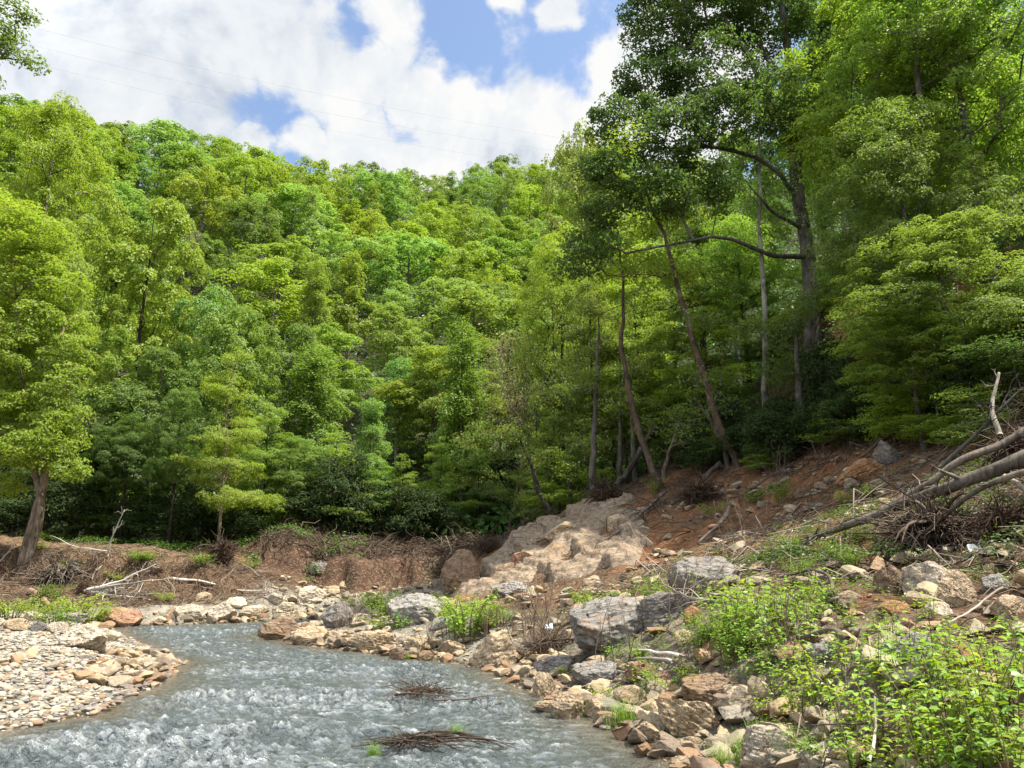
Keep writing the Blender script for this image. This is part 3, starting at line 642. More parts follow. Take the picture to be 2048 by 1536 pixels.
def tree_custom(name, base, trunks, blobs, col, bark, label, nt, per, size, spread, flat, tip=.012, limbs=(), seed=5, minr=.01, extra=None, lkw=None, group=None, mat=None):
    """trunks: list of (path, r0, r1); blobs: (centre, radius) of leaf clumps; all in world metres"""
    r = np.random.default_rng(seed); b = np.asarray(base, float); e = empty(name, b); tag(e, label, 'tree', group)
    tb = MB(); B = [(np.asarray(c, float)-b, rr) for c, rr in blobs]; tot = sum(rr**2 for _, rr in B); sks = []
    for path, r0, r1 in trunks: sks.append(Skel(smooth_path(np.asarray(path, float)-b, 18, .10, seed), r0, r1, tip, seed))
    for k, st, pts, r0, r1 in limbs: sks[k].limb(np.asarray(st, float)-b, [np.asarray(q, float)-b for q in pts], r0, r1)
    T = []
    for c, rr in B:
        for _ in range(max(3, int(nt*rr*rr/tot))):
            d = r.normal(size=3); d /= np.linalg.norm(d); T.append(c+d*rr*np.array([1, 1, .7])*r.uniform(.25, 1)**.5)
    T = np.array(T)
    cen = T.mean(0)
    ax = np.concatenate([np.array(s.P) for s in sks]); dist = np.array([np.linalg.norm(ax-t, axis=1).min() for t in T])
    for t in T[np.argsort(dist)]:
        s = min(sks, key=lambda s: np.linalg.norm(np.array(s.P)-t, axis=1).min()); s.join(t, .3)
    for s in sks: s.build(tb, 6, 12, minr, wob=.06)
    link('trunk', tb.mesh(name+'_trunk'), M_BARK, e, color=BARK[bark])
    cb = MB(); C, o = clusters(T, per, spread, flat, r, cen); leaves(cb, C, size, r, out=o, **(lkw or {}))
    link('crown', cb.mesh(name+'_crown', False), mat or M_NEAR, e, color=G_[col])
    return e
def px_r(rpx, p): return rpx*proj(p)[2]/F
def blobs_px(lst): return [(at(px, py, Y), px_r(r, at(px, py, Y))) for px, py, r, Y in lst]

# the twin-trunk tree on the left bank
b = gpt(48, 43.6)
tree_custom('twin_trunk_tree', b, [([b-np.array([0, 0, .5]), b, at(65, 1050, 43.5), at(88, 960, 43.5), at(100, 820, 43.5), at(130, 640, 43.6)], .27, .06),
                                 ([b+np.array([.42, -.2, -.5]), b+np.array([.42, -.2, 0]), at(80, 1040, 43.2), at(70, 940, 43.6), at(50, 800, 44), at(30, 560, 44.5)], .22, .06)],
            blobs_px([(30, 560, 90, 44.5), (110, 640, 70, 43.6), (-40, 650, 90, 45), (60, 720, 80, 43), (130, 760, 50, 42.5), (20, 840, 70, 43), (110, 880, 65, 42.5), (60, 900, 60, 42), (140, 940, 35, 42.5), (-30, 760, 80, 44), (90, 480, 60, 44), (0, 440, 80, 45), (150, 690, 35, 43), (0, 900, 60, 43), (90, 820, 60, 43), (40, 480, 80, 44), (100, 560, 70, 43.5), (-20, 820, 70, 43.5), (60, 650, 80, 43.5), (130, 830, 45, 42.5), (0, 970, 40, 43)]),
            'lime', 'tan', 'twin-trunk tree with bare tan bark standing on the left bank edge', 900, 62, .19, .42, .42, seed=31, group=LB)
# branch end hanging into the top left corner, its tree stands outside the frame
b = gpt(-420, 30)
tree_custom('overhanging_tree', b, [([b-np.array([0, 0, .5]), b, at(-400, 700, 30), at(-360, 300, 30), at(-300, 60, 30)], .3, .08)],
            blobs_px([(10, 30, 55, 30), (30, 110, 40, 30), (-60, 60, 90, 30), (-150, 120, 120, 30), (-20, 170, 25, 30), (-10, -60, 60, 30), (65, 130, 14, 30), (55, 35, 16, 30)]),
            'mid', 'dark', 'leafy branch of an out-of-frame tree in the top left corner', 160, 60, .17, .34, .6, seed=33, limbs=[(0, at(-360, 300, 30), [at(-200, 180, 30), at(-60, 110, 30), at(40, 120, 30)], .1, .02)])

# ------------------------------------------------------------------ the right hand wood
b = gpt(1625, 37)
oak_limbs = [(0, at(1610, 540, 37), [at(1540, 510, 36), at(1450, 474, 35), at(1350, 488, 34), at(1250, 505, 33.5)], .14, .02),
             (0, at(1590, 400, 37), [at(1540, 330, 36), at(1460, 300, 35), at(1380, 290, 34)], .13, .03),
             (0, at(1585, 330, 37), [at(1560, 250, 37), at(1500, 120, 36), at(1440, 20, 36)], .15, .04),
             (0, at(1580, 300, 37), [at(1640, 270, 37.5), at(1700, 180, 38), at(1760, 100, 38)], .2, .04),
             (0, at(1600, 430, 37), [at(1540, 420, 36), at(1490, 360, 35)], .12, .03),
             (0, at(1590, 200, 37), [at(1520, 90, 37), at(1480, -60, 37)], .16, .04)]
tree_custom('oak_tree', b, [([b-np.array([0, 0, .5]), b, at(1622, 560, 37), at(1604, 430, 37), at(1590, 340, 37), at(1588, 220, 37), at(1570, 60, 37), at(1540, -150, 37)], .44, .07)],
            blobs_px([(1560, 250, 45, 36), (1330, 60, 80, 36), (1420, 0, 100, 36), (1300, 170, 70, 35.5), (1420, 150, 100, 35), (1540, 40, 110, 37), (1250, 250, 80, 35), (1350, 280, 95, 34), (1230, 350, 70, 34.5), (1450, 230, 80, 34), (1310, 390, 70, 34), (1200, 430, 55, 34),
                      (1180, 500, 55, 33.5), (1500, -100, 140, 37), (1640, 0, 90, 38), (1690, 120, 80, 38), (1380, -110, 120, 36), (1540, 190, 70, 35), (1140, 540, 30, 33.5), (1660, 230, 60, 37), (1430, 360, 50, 34), (1290, 20, 50, 36)]),
            'deep', 'grey', 'large dark oak with heavy limbs leaning over the slope', 1100, 85, .19, .40, .55, limbs=oak_limbs, seed=41, tip=.014, lkw=dict(rndw=.9))
RW = 'trees of the right hand wood'
for key, px, Y, top, w, col, bark, lab in [
    ('near_dome_1', 1820, 33, -60, 420, 'lime', 'grey', 'yellow-green tree at the top right, right of the oak crown'),
    ('near_dome_2', 2010, 30, -150, 520, 'bright', 'grey', 'tall green tree filling the upper right corner'),
    ('near_dome_3', 1870, 27, 180, 380, 'mid', 'grey', 'green tree with a grey trunk below the yellow-green top right tree'),
    ('near_dome_0', 1760, 33, 270, 230, 'pale', 'grey', 'silvery pale green crown just right of the oak trunk'),
    ('near_dome_1', 1935, 23.5, 420, 420, 'bright', 'grey', 'yellow-green tree at the right edge above the fallen logs'),
    ('near_dome_2', 1850, 24.5, 590, 330, 'bright', 'grey', 'bright yellow-green young maple over the soil slide'),
    ('near_layer_0', 2080, 22, 560, 420, 'deep', 'dark', 'deep green tree at the right frame edge'),
    ('near_dome_3', 1500, 44, 420, 260, 'bright', 'dark', 'bright green tree seen through the oak branches'),
    ('near_layer_2', 1400, 43, 570, 240, 'olive', 'dark', 'olive green tree between the leaning trunks'),
    ('near_layer_1', 1290, 46, 480, 260, 'lime', 'dark', 'yellow-green tree behind the thin curved trunk'),
    ('near_layer_0', 1190, 48, 520, 240, 'olive', 'dark', 'olive yellow tree above the upturned root plate'),
    ('near_dome_2', 1130, 58, 440, 240, 'lime', 'dark', 'yellow-green tree at the left edge of the right wood'),
    ('sparse_0', 1110, 55, 560, 150, 'olive', 'dark', 'dark twiggy tree at the left edge of the right wood'),
    ('near_layer_2', 1120, 51, 770, 190, 'mid', 'dark', 'low green tree behind the crest of the rock outcrop'),
    ('mid_dome_2', 1180, 78, 230, 190, 'gold', 'tan', 'tall golden sunlit tree rising left of the oak crown'),
    ('mid_layer_1', 1250, 66, 400, 230, 'lime', 'grey', 'lime green tree behind the oak lower left branches'),
    ('mid_dome_3', 1360, 62, 380, 260, 'lime', 'grey', 'lime green tree lit from behind through the oak'),
    ('mid_dome_0', 1480, 58, 260, 260, 'bright', 'grey', 'tall green tree on the slope behind the oak'),
    ('mid_dome_1', 1620, 52, 120, 280, 'bright', 'grey', 'tall green tree behind the oak trunk'),
    ('mid_dome_2', 1780, 48, -40, 300, 'mid', 'grey', 'tall green tree high on the slope right of the oak'),
    ('mid_dome_3', 1950, 42, -150, 330, 'deep', 'grey', 'deep green tree high on the slope at the upper right'),
    ('near_layer_0', 1230, 52, 700, 220, 'mid', 'dark', 'green low tree behind the thin straight grey trunk'),
    ('mid_dome_0', 1700, 70, 60, 260, 'mid', 'grey', 'medium green tree far up the slope between oak and yellow-green tree'),
    ('mid_dome_1', 1880, 62, -60, 300, 'bright', 'grey', 'bright green tree far up the slope behind the grey trunk'),
    ('mid_dome_2', 2030, 50, 60, 300, 'mid', 'grey', 'medium green tree up the slope at the right frame edge'),
    ('mid_dome_3', 2060, 38, 200, 330, 'bright', 'grey', 'bright green tree cut by the right frame edge, halfway up'),
    ('near_dome_1', 1725, 40, 560, 240, 'bright', 'dark', 'bright green tree right of the oak base'),
    ('near_dome_2', 1830, 30, 400, 280, 'bright', 'grey', 'green tree in front of the half-hidden grey trunk'),
    ('near_dome_3', 1960, 27, 580, 320, 'mid', 'dark', 'medium green low tree behind the root mass at the right'),
    ('near_layer_1', 1420, 41, 600, 210, 'lime', 'dark', 'yellow-green layered tree behind the thicker leaning trunk'),
    ('near_layer_2', 1545, 42, 620, 210, 'bright', 'dark', 'bright green layered tree left of the oak trunk'),
    ('near_layer_0', 1330, 44, 680, 200, 'lime', 'dark', 'yellow-green low tree right of the thin curved trunk'),
    ('near_layer_1', 1255, 47, 620, 200, 'olive', 'dark', 'olive layered tree left of the thin curved trunk'),
    ('near_layer_2', 1650, 39, 690, 190, 'lime', 'dark', 'yellow-green layered tree right of the short grey trunk'),
    ('near_layer_0', 520, 54, 800, 170, 'bright', 'dark', 'bright green layered tree over the left end of the red cut'),
    ('near_layer_1', 745, 57, 900, 150, 'bright', 'dark', 'bright green low tree over the middle of the red cut'),
    ('near_layer_2', 215, 52, 930, 150, 'mid', 'dark', 'medium green low tree above the left path'),
    ('sapling_0', 1790, 26.5, 760, 170, 'lime', 'grey', 'lime green sapling leaning over the red soil slide'),
    ('sapling_0', 1690, 30, 790, 150, 'bright', 'grey', 'bright green sapling at the head of the soil slide'),
    ('sapling_0', 1880, 24, 760, 190, 'lime', 'grey', 'yellow-green sapling under the right-hand young maple'),
    ('sapling_0', 1960, 21, 760, 190, 'bright', 'grey', 'bright green sapling behind the fallen trunks at the right edge'),
    ('sapling_0', 1590, 34, 830, 120, 'mid', 'grey', 'medium green sapling left of the short grey trunk'),
    ('sapling_0', 1440, 37, 850, 110, 'lime', 'grey', 'yellow-green sapling between the leaning trunks'),
    ('sapling_0', 1520, 33, 880, 90, 'bright', 'grey', 'small green sapling on the soil bank below the thicket'),
    ('sapling_0', 1100, 45, 890, 110, 'lime', 'grey', 'yellow-green sapling at the back of the outcrop'),
    ('sapling_0', 1070, 50, 930, 100, 'olive', 'grey', 'olive sapling beside the dark gap behind the outcrop')]:
    tree_px(key, px, Y, top, w, col, bark, lab, RW)
def thin_tree(pts, wpx0, wpx1, bark, label, leafn=0, col='lime', seed=1, name='slender_tree'):
    b = gpt(pts[0][0], pts[0][2]); P = [b-np.array([0, 0, .4]), b]+[at(*q) for q in pts[1:]]
    d = proj(b)[2]; r0, r1 = wpx0*d/F/2, wpx1*d/F/4
    tp = P[-1]; r = np.random.default_rng(seed); L = np.linalg.norm(np.array(P[-1])-b)
    bl = []
    for k in range(9):
        q = P[-1]+(P[-2]-P[-1])*r.uniform(-.35, 1)+r.normal(size=3)*np.array([1.5, 1.5, 1.0]); bl.append((q, .9))
    return tree_custom(name, b, [(P, r0, r1)], bl, col, bark, label, 110, leafn*1.1, .15, .38, .4, seed=seed, tip=.009, minr=.006, group='slender trunks on the right slope')
thin_tree([(1325, 1003, 37), (1300, 930, 37), (1268, 820, 37), (1243, 690, 37), (1248, 590, 37), (1238, 500, 37)], 15, 6, 'brown', 'thin curved trunk rising from the top of the outcrop, left of centre slope', 34, 'lime', 51)
thin_tree([(1478, 948, 35), (1445, 870, 35), (1405, 740, 35), (1365, 610, 35), (1330, 480, 35), (1290, 380, 35)], 17, 8, 'brown', 'thicker dark trunk leaning left beside the red soil pocket', 30, 'lime', 52)
thin_tree([(1455, 940, 35.5), (1420, 840, 36), (1385, 790, 36)], 12, 7, 'grey', 'thin grey stem leaning left against the thicker dark trunk', 10, 'mid', 53)
thin_tree([(1186, 1005, 41), (1186, 920, 41), (1192, 800, 41), (1198, 650, 41)], 15, 7, 'grey', 'thin straight grey trunk standing at the upturned root plate', 30, 'olive', 54)
thin_tree([(1618, 895, 33.5), (1604, 830, 33.5), (1596, 740, 33.5), (1590, 640, 33.5)], 20, 12, 'grey', 'short grey trunk standing in the dark thicket below the oak', 36, 'mid', 55)
thin_tree([(1532, 800, 38), (1530, 640, 36), (1522, 500, 36), (1518, 250, 36)], 13, 6, 'pale', 'pale thin birch trunk in front of the big oak limb', 20, 'pale', 56)
thin_tree([(1880, 760, 29), (1868, 560, 29), (1855, 400, 29), (1840, 200, 29), (1830, 60, 29)], 30, 14, 'grey', 'grey trunk half hidden in leaves at the right', 40, 'mid', 57)
thin_tree([(1240, 985, 44), (1240, 880, 44), (1244, 760, 44)], 12, 8, 'grey', 'straight grey stem behind the thin curved trunk', 14, 'olive', 58)
thin_tree([(1270, 985, 43), (1266, 900, 43), (1262, 790, 43)], 12, 8, 'grey', 'second straight grey stem behind the thin curved trunk', 14, 'olive', 59)
thin_tree([(1328, 985, 39), (1335, 915, 39), (1356, 850, 39)], 10, 5, 'tan', 'short pale snag leaning right near the thin curved trunk', 6, 'mid', 60)
thin_tree([(1400, 930, 42), (1402, 800, 42), (1408, 700, 42), (1395, 600, 42)], 22, 12, 'dark', 'stout dark trunk in the shade behind the leaning trunks', 30, 'mid', 61)
thin_tree([(1018, 1085, 58), (1030, 1010, 58), (1042, 940, 58)], 12, 6, 'tan', 'pale leaning trunk at the edge of the dark gap', 16, 'deep', 62)
thin_tree([(1105, 1045, 44), (1085, 1000, 44), (1062, 930, 44), (1040, 880, 44)], 14, 7, 'dark', 'dark trunk leaning left behind the crest of the outcrop', 26, 'olive', 63)
thin_tree([(1145, 1040, 46), (1140, 980, 46), (1138, 900, 46)], 12, 7, 'grey', 'upright grey trunk just behind the crest of the outcrop', 20, 'lime', 64)

# ------------------------------------------------------------------ rhododendron thickets
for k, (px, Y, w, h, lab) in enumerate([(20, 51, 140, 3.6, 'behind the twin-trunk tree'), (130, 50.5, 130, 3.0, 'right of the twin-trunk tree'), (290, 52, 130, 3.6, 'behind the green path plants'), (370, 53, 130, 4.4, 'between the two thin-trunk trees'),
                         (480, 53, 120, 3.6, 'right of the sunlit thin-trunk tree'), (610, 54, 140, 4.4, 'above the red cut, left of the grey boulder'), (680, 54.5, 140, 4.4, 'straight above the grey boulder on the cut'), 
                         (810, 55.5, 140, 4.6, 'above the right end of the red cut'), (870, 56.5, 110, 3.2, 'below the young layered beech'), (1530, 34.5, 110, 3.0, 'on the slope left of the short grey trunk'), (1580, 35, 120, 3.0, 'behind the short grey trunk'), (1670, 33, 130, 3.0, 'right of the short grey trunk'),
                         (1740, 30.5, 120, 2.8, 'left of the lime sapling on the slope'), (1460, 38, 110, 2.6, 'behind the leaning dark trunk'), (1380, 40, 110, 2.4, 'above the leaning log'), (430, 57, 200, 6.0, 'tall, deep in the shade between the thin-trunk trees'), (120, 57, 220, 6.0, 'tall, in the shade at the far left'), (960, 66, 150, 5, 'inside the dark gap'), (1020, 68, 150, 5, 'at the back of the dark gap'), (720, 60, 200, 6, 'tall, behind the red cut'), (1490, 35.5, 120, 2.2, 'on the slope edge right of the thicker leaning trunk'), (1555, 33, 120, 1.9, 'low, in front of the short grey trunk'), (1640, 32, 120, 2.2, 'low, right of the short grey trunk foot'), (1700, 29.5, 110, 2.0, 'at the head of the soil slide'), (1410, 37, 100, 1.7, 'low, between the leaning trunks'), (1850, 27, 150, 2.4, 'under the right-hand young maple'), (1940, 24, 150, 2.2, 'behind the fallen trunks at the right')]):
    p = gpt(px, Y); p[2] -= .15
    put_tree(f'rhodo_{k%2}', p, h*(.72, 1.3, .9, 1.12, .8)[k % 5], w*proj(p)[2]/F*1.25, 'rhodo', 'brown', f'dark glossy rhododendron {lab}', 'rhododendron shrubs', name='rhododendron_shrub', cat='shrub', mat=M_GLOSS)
# ------------------------------------------------------------------ rocks
def ico(level):
    t = (1+5**.5)/2; V = [(-1, t, 0), (1, t, 0), (-1, -t, 0), (1, -t, 0), (0, -1, t), (0, 1, t), (0, -1, -t), (0, 1, -t), (t, 0, -1), (t, 0, 1), (-t, 0, -1), (-t, 0, 1)]
    Fc = np.array([(0, 11, 5), (0, 5, 1), (0, 1, 7), (0, 7, 10), (0, 10, 11), (1, 5, 9), (5, 11, 4), (11, 10, 2), (10, 7, 6), (7, 1, 8), (3, 9, 4), (3, 4, 2), (3, 2, 6), (3, 6, 8), (3, 8, 9), (4, 9, 5), (2, 4, 11), (6, 2, 10), (8, 6, 7), (9, 8, 1)])
    V = unit(np.array(V, float))
    for _ in range(level):
        E = np.sort(np.concatenate([Fc[:, [0, 1]], Fc[:, [1, 2]], Fc[:, [2, 0]]]), 1); U, inv = np.unique(E, axis=0, return_inverse=True); inv = inv.ravel()
        M = unit(V[U].mean(1)); n = len(V); k = len(Fc); a, b, c = inv[:k]+n, inv[k:2*k]+n, inv[2*k:]+n; V = np.concatenate([V, M])
        Fc = np.concatenate([np.stack([Fc[:, 0], a, c], 1), np.stack([Fc[:, 1], b, a], 1), np.stack([Fc[:, 2], c, b], 1), np.stack([a, b, c], 1)])
    return V, Fc
ICO = {k: ico(k) for k in (1, 2, 3, 4, 5)}
def rock_geo(seed, level=4, planes=11, flat=.7, rough=.05, layers=0.0, tight=.72, wide=1.0):
    r = np.random.default_rng(seed); V, Fc = ICO[level]; V = V.copy()*1.25
    for _ in range(planes):
        n = r.normal(size=3); n[2] *= .8; n /= np.linalg.norm(n); d = r.uniform(tight, wide); e = V@n-d; V -= np.maximum(e, 0)[:, None]*n*.96
    o = r.uniform(0, 40, 3); nn = unit(V)
    V += nn*(fbm(V*1.6+o, 4, .55)*rough*1.5)[:, None]
    if level >= 3:
        if layers:
            ax = unit(np.array([.35, .25, .9])+r.normal(size=3)*.12); h = V@ax*5+fbm(V*1.2+o, 3)*.7; st = np.abs((h % 1)-.5)*2
            V += nn*((sstep(st, .0, .35)-1)*layers)[:, None]
        V += nn*(fbm(V*6+o, 3, .6)*rough*.5)[:, None]
        ridge = 1-np.abs(pn(V*2.3+o+9))*2.2; V -= nn*(sstep(ridge, .86, 1)*rough*.9)[:, None]
    V *= np.array([1, 1, flat]); return V/np.abs(V).max(0)*np.array([1, 1, flat]), Fc
ROCKS = {}
def rock_mesh(kind, i):
    k = (kind, i)
    if k not in ROCKS:
        kw = dict(block=dict(planes=11, flat=.8, layers=.02, tight=.6, rough=.06), boulder=dict(planes=22, flat=.75, rough=.07, layers=.018, tight=.86), slab=dict(planes=10, flat=.42, layers=.045, tight=.58, rough=.06), small=dict(level=3, planes=9, flat=.65, rough=.05, tight=.6))[kind]
        kw.setdefault('level', 5 if kind != 'small' else 3); V, Fc = rock_geo(hash(kind) % 1 + {'block': 100, 'boulder': 200, 'slab': 300, 'small': 400}[kind]+i, **kw)
        ROCKS[k] = mesh(f'{kind}_{i}', V, [Fc], True)
    return ROCKS[k]
RC = {'tan': (.40, .31, .205), 'pale': (.46, .40, .315), 'grey': (.27, .255, .235), 'dark grey': (.20, .188, .17), 'red-brown': (.31, .18, .115), 'orange': (.38, .21, .105), 'brown': (.25, .175, .115), 'cream': (.50, .42, .30)}
KEEP = []          # (x, y, r) of placed rocks, so that loose stones avoid them
nrk = [0]
def rock(px, pyb, w, h, col, label, kind='boulder', tilt=(0, 0), rz=None, Y=None, group='boulders', name='boulder', thick=None, sink=.40):
    p = hit(px, pyb-2) if Y is None else gpt(px, Y); d = proj(p)[2]; W, Hh = w*d/F, h*d/F*1.05; nrk[0] += 1; r = random.Random(nrk[0])
    o = link(name, rock_mesh(kind, r.randrange(5)), M_ROCK, None, color=np.array(RC[col])*r.uniform(.85, 1.15)); fl = {'block': .8, 'boulder': .75, 'slab': .42, 'small': .65}[kind]
    dep = W*r.uniform(.7, .95) if thick is None else thick
    o.scale = (W/2*1.03, dep/2, Hh*(1+sink)/2/fl); o.rotation_euler = (tilt[0], tilt[1], r.uniform(-.45, .45) if rz is None else rz)
    o.location = (p[0], p[1]+dep*.30, p[2]+Hh*(.5-sink*.5)); tag(o, label, 'rock', group); KEEP.append((p[0], p[1]+dep*.3, W*.5)); return o
BO = 'boulders of the right bank'; OB = 'rocks of the far shore'
for a in [
    (830, 1250, 108, 62, 'grey', 'large rounded grey boulder at the centre of the far right shore', 'boulder'), (672, 1258, 72, 50, 'grey', 'rounded grey boulder left of the larger one, by bare twigs', 'boulder'),
    (1238, 1292, 190, 96, 'dark grey', 'big layered dark grey boulder above the driftwood heap', 'boulder', (.1, -.15), .2), (1345, 1250, 150, 60, 'dark grey', 'smooth blue-grey slab leaning between two dark boulders', 'slab', (.2, -.35)),
    (1425, 1185, 165, 88, 'dark grey', 'big dark grey boulder draped with dead roots', 'block'), (990, 1338, 120, 62, 'tan', 'slanted layered slab dipping into the river', 'slab', (.1, -.4)),
    (1110, 1350, 100, 34, 'grey', 'long flat grey stone at the waterline below the driftwood heap', 'slab'), (1205, 1372, 110, 46, 'grey', 'smooth grey rock right of the long flat stone', 'boulder'),
    (1085, 1398, 52, 46, 'tan', 'pointed tan block at the water beside the stick in the river', 'block'), (1142, 1440, 84, 60, 'tan', 'tan angular block standing in the shallows', 'block'), (1196, 1440, 62, 44, 'tan', 'smaller tan block right of the one in the shallows', 'block'),
    (1095, 1425, 60, 20, 'tan', 'low flat tan stone lying in the water edge', 'slab'), (1375, 1478, 180, 78, 'tan', 'long tilted tan ledge dropping towards the water', 'slab', (.1, .5)), (1300, 1488, 80, 40, 'tan', 'tan rock at the foot of the tilted ledge', 'block'),
    (1560, 1536, 160, 66, 'pale', 'broad pale flat boulder at the bottom edge', 'slab'), (1655, 1545, 120, 50, 'pale', 'pale boulder at the bottom edge among leaves', 'boulder'), (1372, 1540, 60, 26, 'tan', 'small square tan stone at the bottom edge by the water', 'block'),
    (1445, 1412, 140, 58, 'brown', 'domed brown boulder under the yellow-green plants', 'boulder'), (1815, 1536, 66, 34, 'orange', 'orange stone at the bottom edge on the right', 'block'), (1392, 1500, 50, 20, 'tan', 'low wet stone at the lower end of the tilted ledge', 'slab'),
    (1858, 1195, 104, 78, 'pale', 'large pale angular boulder with curved bands on the right slope', 'block'), (1782, 1190, 66, 62, 'brown', 'brown boulder with a dark face left of the pale banded one', 'block'), (1925, 1215, 84, 68, 'tan', 'tan wedge-shaped boulder right of the pale banded one', 'block'),
    (1868, 1128, 56, 28, 'brown', 'brown rock perched above the pale banded boulder', 'block'), (1890, 1235, 62, 32, 'pale', 'pale rock below the wedge-shaped boulder', 'small'), (1795, 1232, 60, 32, 'orange', 'orange rock below the dark-faced boulder', 'small'),
    (2028, 1238, 70, 44, 'tan', 'tan banded rock at the right edge of the slope', 'block'), (2005, 1190, 66, 40, 'grey', 'grey rock at the right edge above the tan banded one', 'boulder'), (1945, 1338, 82, 52, 'orange', 'orange-brown rock half hidden in plants on the right', 'block'),
    (1835, 1315, 100, 44, 'grey', 'flat grey rock in the middle of the right-hand plants', 'slab'), (1385, 1250, 44, 34, 'orange', 'small orange rock under the dead branch', 'small'), (1370, 1292, 56, 28, 'tan', 'small tan rock right of the big layered boulder', 'small'),
    (1560, 1283, 66, 30, 'brown', 'brown rock among the twigs right of the tall plants', 'small'), (1665, 1328, 84, 40, 'grey', 'smooth grey rock in front of a mossy log', 'boulder'), (1710, 1215, 60, 30, 'tan', 'tan rock in the dead litter left of the orange rock', 'small'),
    (560, 1280, 98, 40, 'brown', 'brown pointed rock at the tip of the right shore', 'block'), (622, 1291, 92, 42, 'tan', 'square tan rock just right of the pointed shore rock', 'block'), (738, 1306, 82, 40, 'tan', 'tan sloping rock on the right shore below grey boulders', 'slab'),
    (792, 1322, 42, 26, 'brown', 'small brown rock in the water off the right shore', 'block'), (846, 1325, 40, 20, 'brown', 'smaller brown rock next to another in the water', 'block'), (835, 1305, 70, 30, 'tan', 'tan rock behind the two small brown water rocks', 'block'), (905, 1310, 70, 26, 'tan', 'tan low rock left of the slanted slab', 'block'),
    (1290, 1362, 70, 34, 'red-brown', 'red-brown flat rock under bleached drift sticks', 'slab'), (1330, 1375, 60, 26, 'red-brown', 'red-brown rock beside the bleached stick', 'small'), (1265, 1415, 70, 36, 'tan', 'tan rock above the grass tuft at the water', 'small'), (1220, 1460, 60, 30, 'tan', 'tan rock left of the grass tuft', 'block'),
    (925, 1182, 92, 78, 'brown', 'flat-topped brown block standing at the foot of the outcrop', 'block'), (640, 1156, 62, 34, 'dark grey', 'dark boulder perched on the edge of the red cut', 'boulder'), (880, 1262, 60, 26, 'grey', 'grey rock right of the large rounded boulder', 'small'), (1160, 1245, 70, 36, 'tan', 'tan rock left of the small green plant on the slope', 'block'), (1190, 1190, 80, 30, 'tan', 'tan slab at the lower end of the outcrop', 'slab'),
    (1725, 965, 110, 40, 'orange', 'orange slab sticking out of the soil slide', 'slab', (.1, -.45)), (1690, 1005, 44, 22, 'orange', 'small orange rock below the slab in the slide', 'small'), (1602, 998, 40, 26, 'brown', 'brown rock at the head of the soil slide', 'block'), (1585, 1030, 40, 20, 'tan', 'tan rock in the middle of the soil slide', 'small'), (1650, 1040, 36, 16, 'orange', 'flat orange stone in the soil slide', 'small'),
    (1780, 930, 60, 50, 'dark grey', 'dark rock above the orange slab in the slide', 'block')]:
    rock(*a, group=BO)
for a in [(240, 1256, 96, 42, 'red-brown', 'red-brown layered rock at the end of the gravel bar', 'block', (.1, .2)), (375, 1244, 56, 34, 'pale', 'pale rounded rock at the far waterline, left of centre pair', 'boulder'), (435, 1244, 72, 36, 'pale', 'broad pale rock at the far waterline', 'boulder'),
          (500, 1240, 62, 26, 'cream', 'cream rock at the far waterline right of the broad pale one', 'slab'), (560, 1236, 66, 28, 'cream', 'cream slab at the bend of the far shore', 'slab'), (610, 1212, 70, 36, 'pale', 'pale rough ledge rising at the far bend', 'block'), (665, 1190, 40, 18, 'tan', 'tan rock on the gravel below the red cut', 'small'), (690, 1178, 40, 18, 'tan', 'tan rock higher on the gravel below the red cut', 'small'),
          (400, 1205, 40, 18, 'tan', 'tan rock under the fallen white pole', 'small'), (340, 1240, 40, 24, 'tan', 'tan rock between red-brown rock and pale rocks', 'small'), (470, 1215, 50, 20, 'cream', 'cream rock behind the waterline rocks', 'small'), (550, 1212, 50, 24, 'pale', 'pale rock behind the bend slab', 'block'), (310, 1250, 40, 14, 'cream', 'low cream rock right of the red-brown rock', 'small'),
          (150, 1300, 105, 46, 'pale', 'largest pale boulder on the gravel bar', 'boulder'), (62, 1246, 50, 22, 'cream', 'cream rock on the gravel bar below the bushes', 'block'), (72, 1268, 34, 20, 'dark grey', 'dark grey rock on the gravel bar among pale stones', 'small'), (215, 1285, 50, 20, 'cream', 'cream rock right of the largest gravel bar boulder', 'small'), (130, 1245, 60, 16, 'grey', 'flat grey rock under the bar bushes', 'slab'), (25, 1265, 50, 24, 'tan', 'tan rock near the left edge of the gravel bar', 'small'), (110, 1270, 44, 22, 'pale', 'pale rock above the largest gravel bar boulder', 'small'),
          (170, 1325, 34, 14, 'grey', 'bluish grey stone in the middle of the gravel bar', 'small')]:
    rock(*a, group=OB)

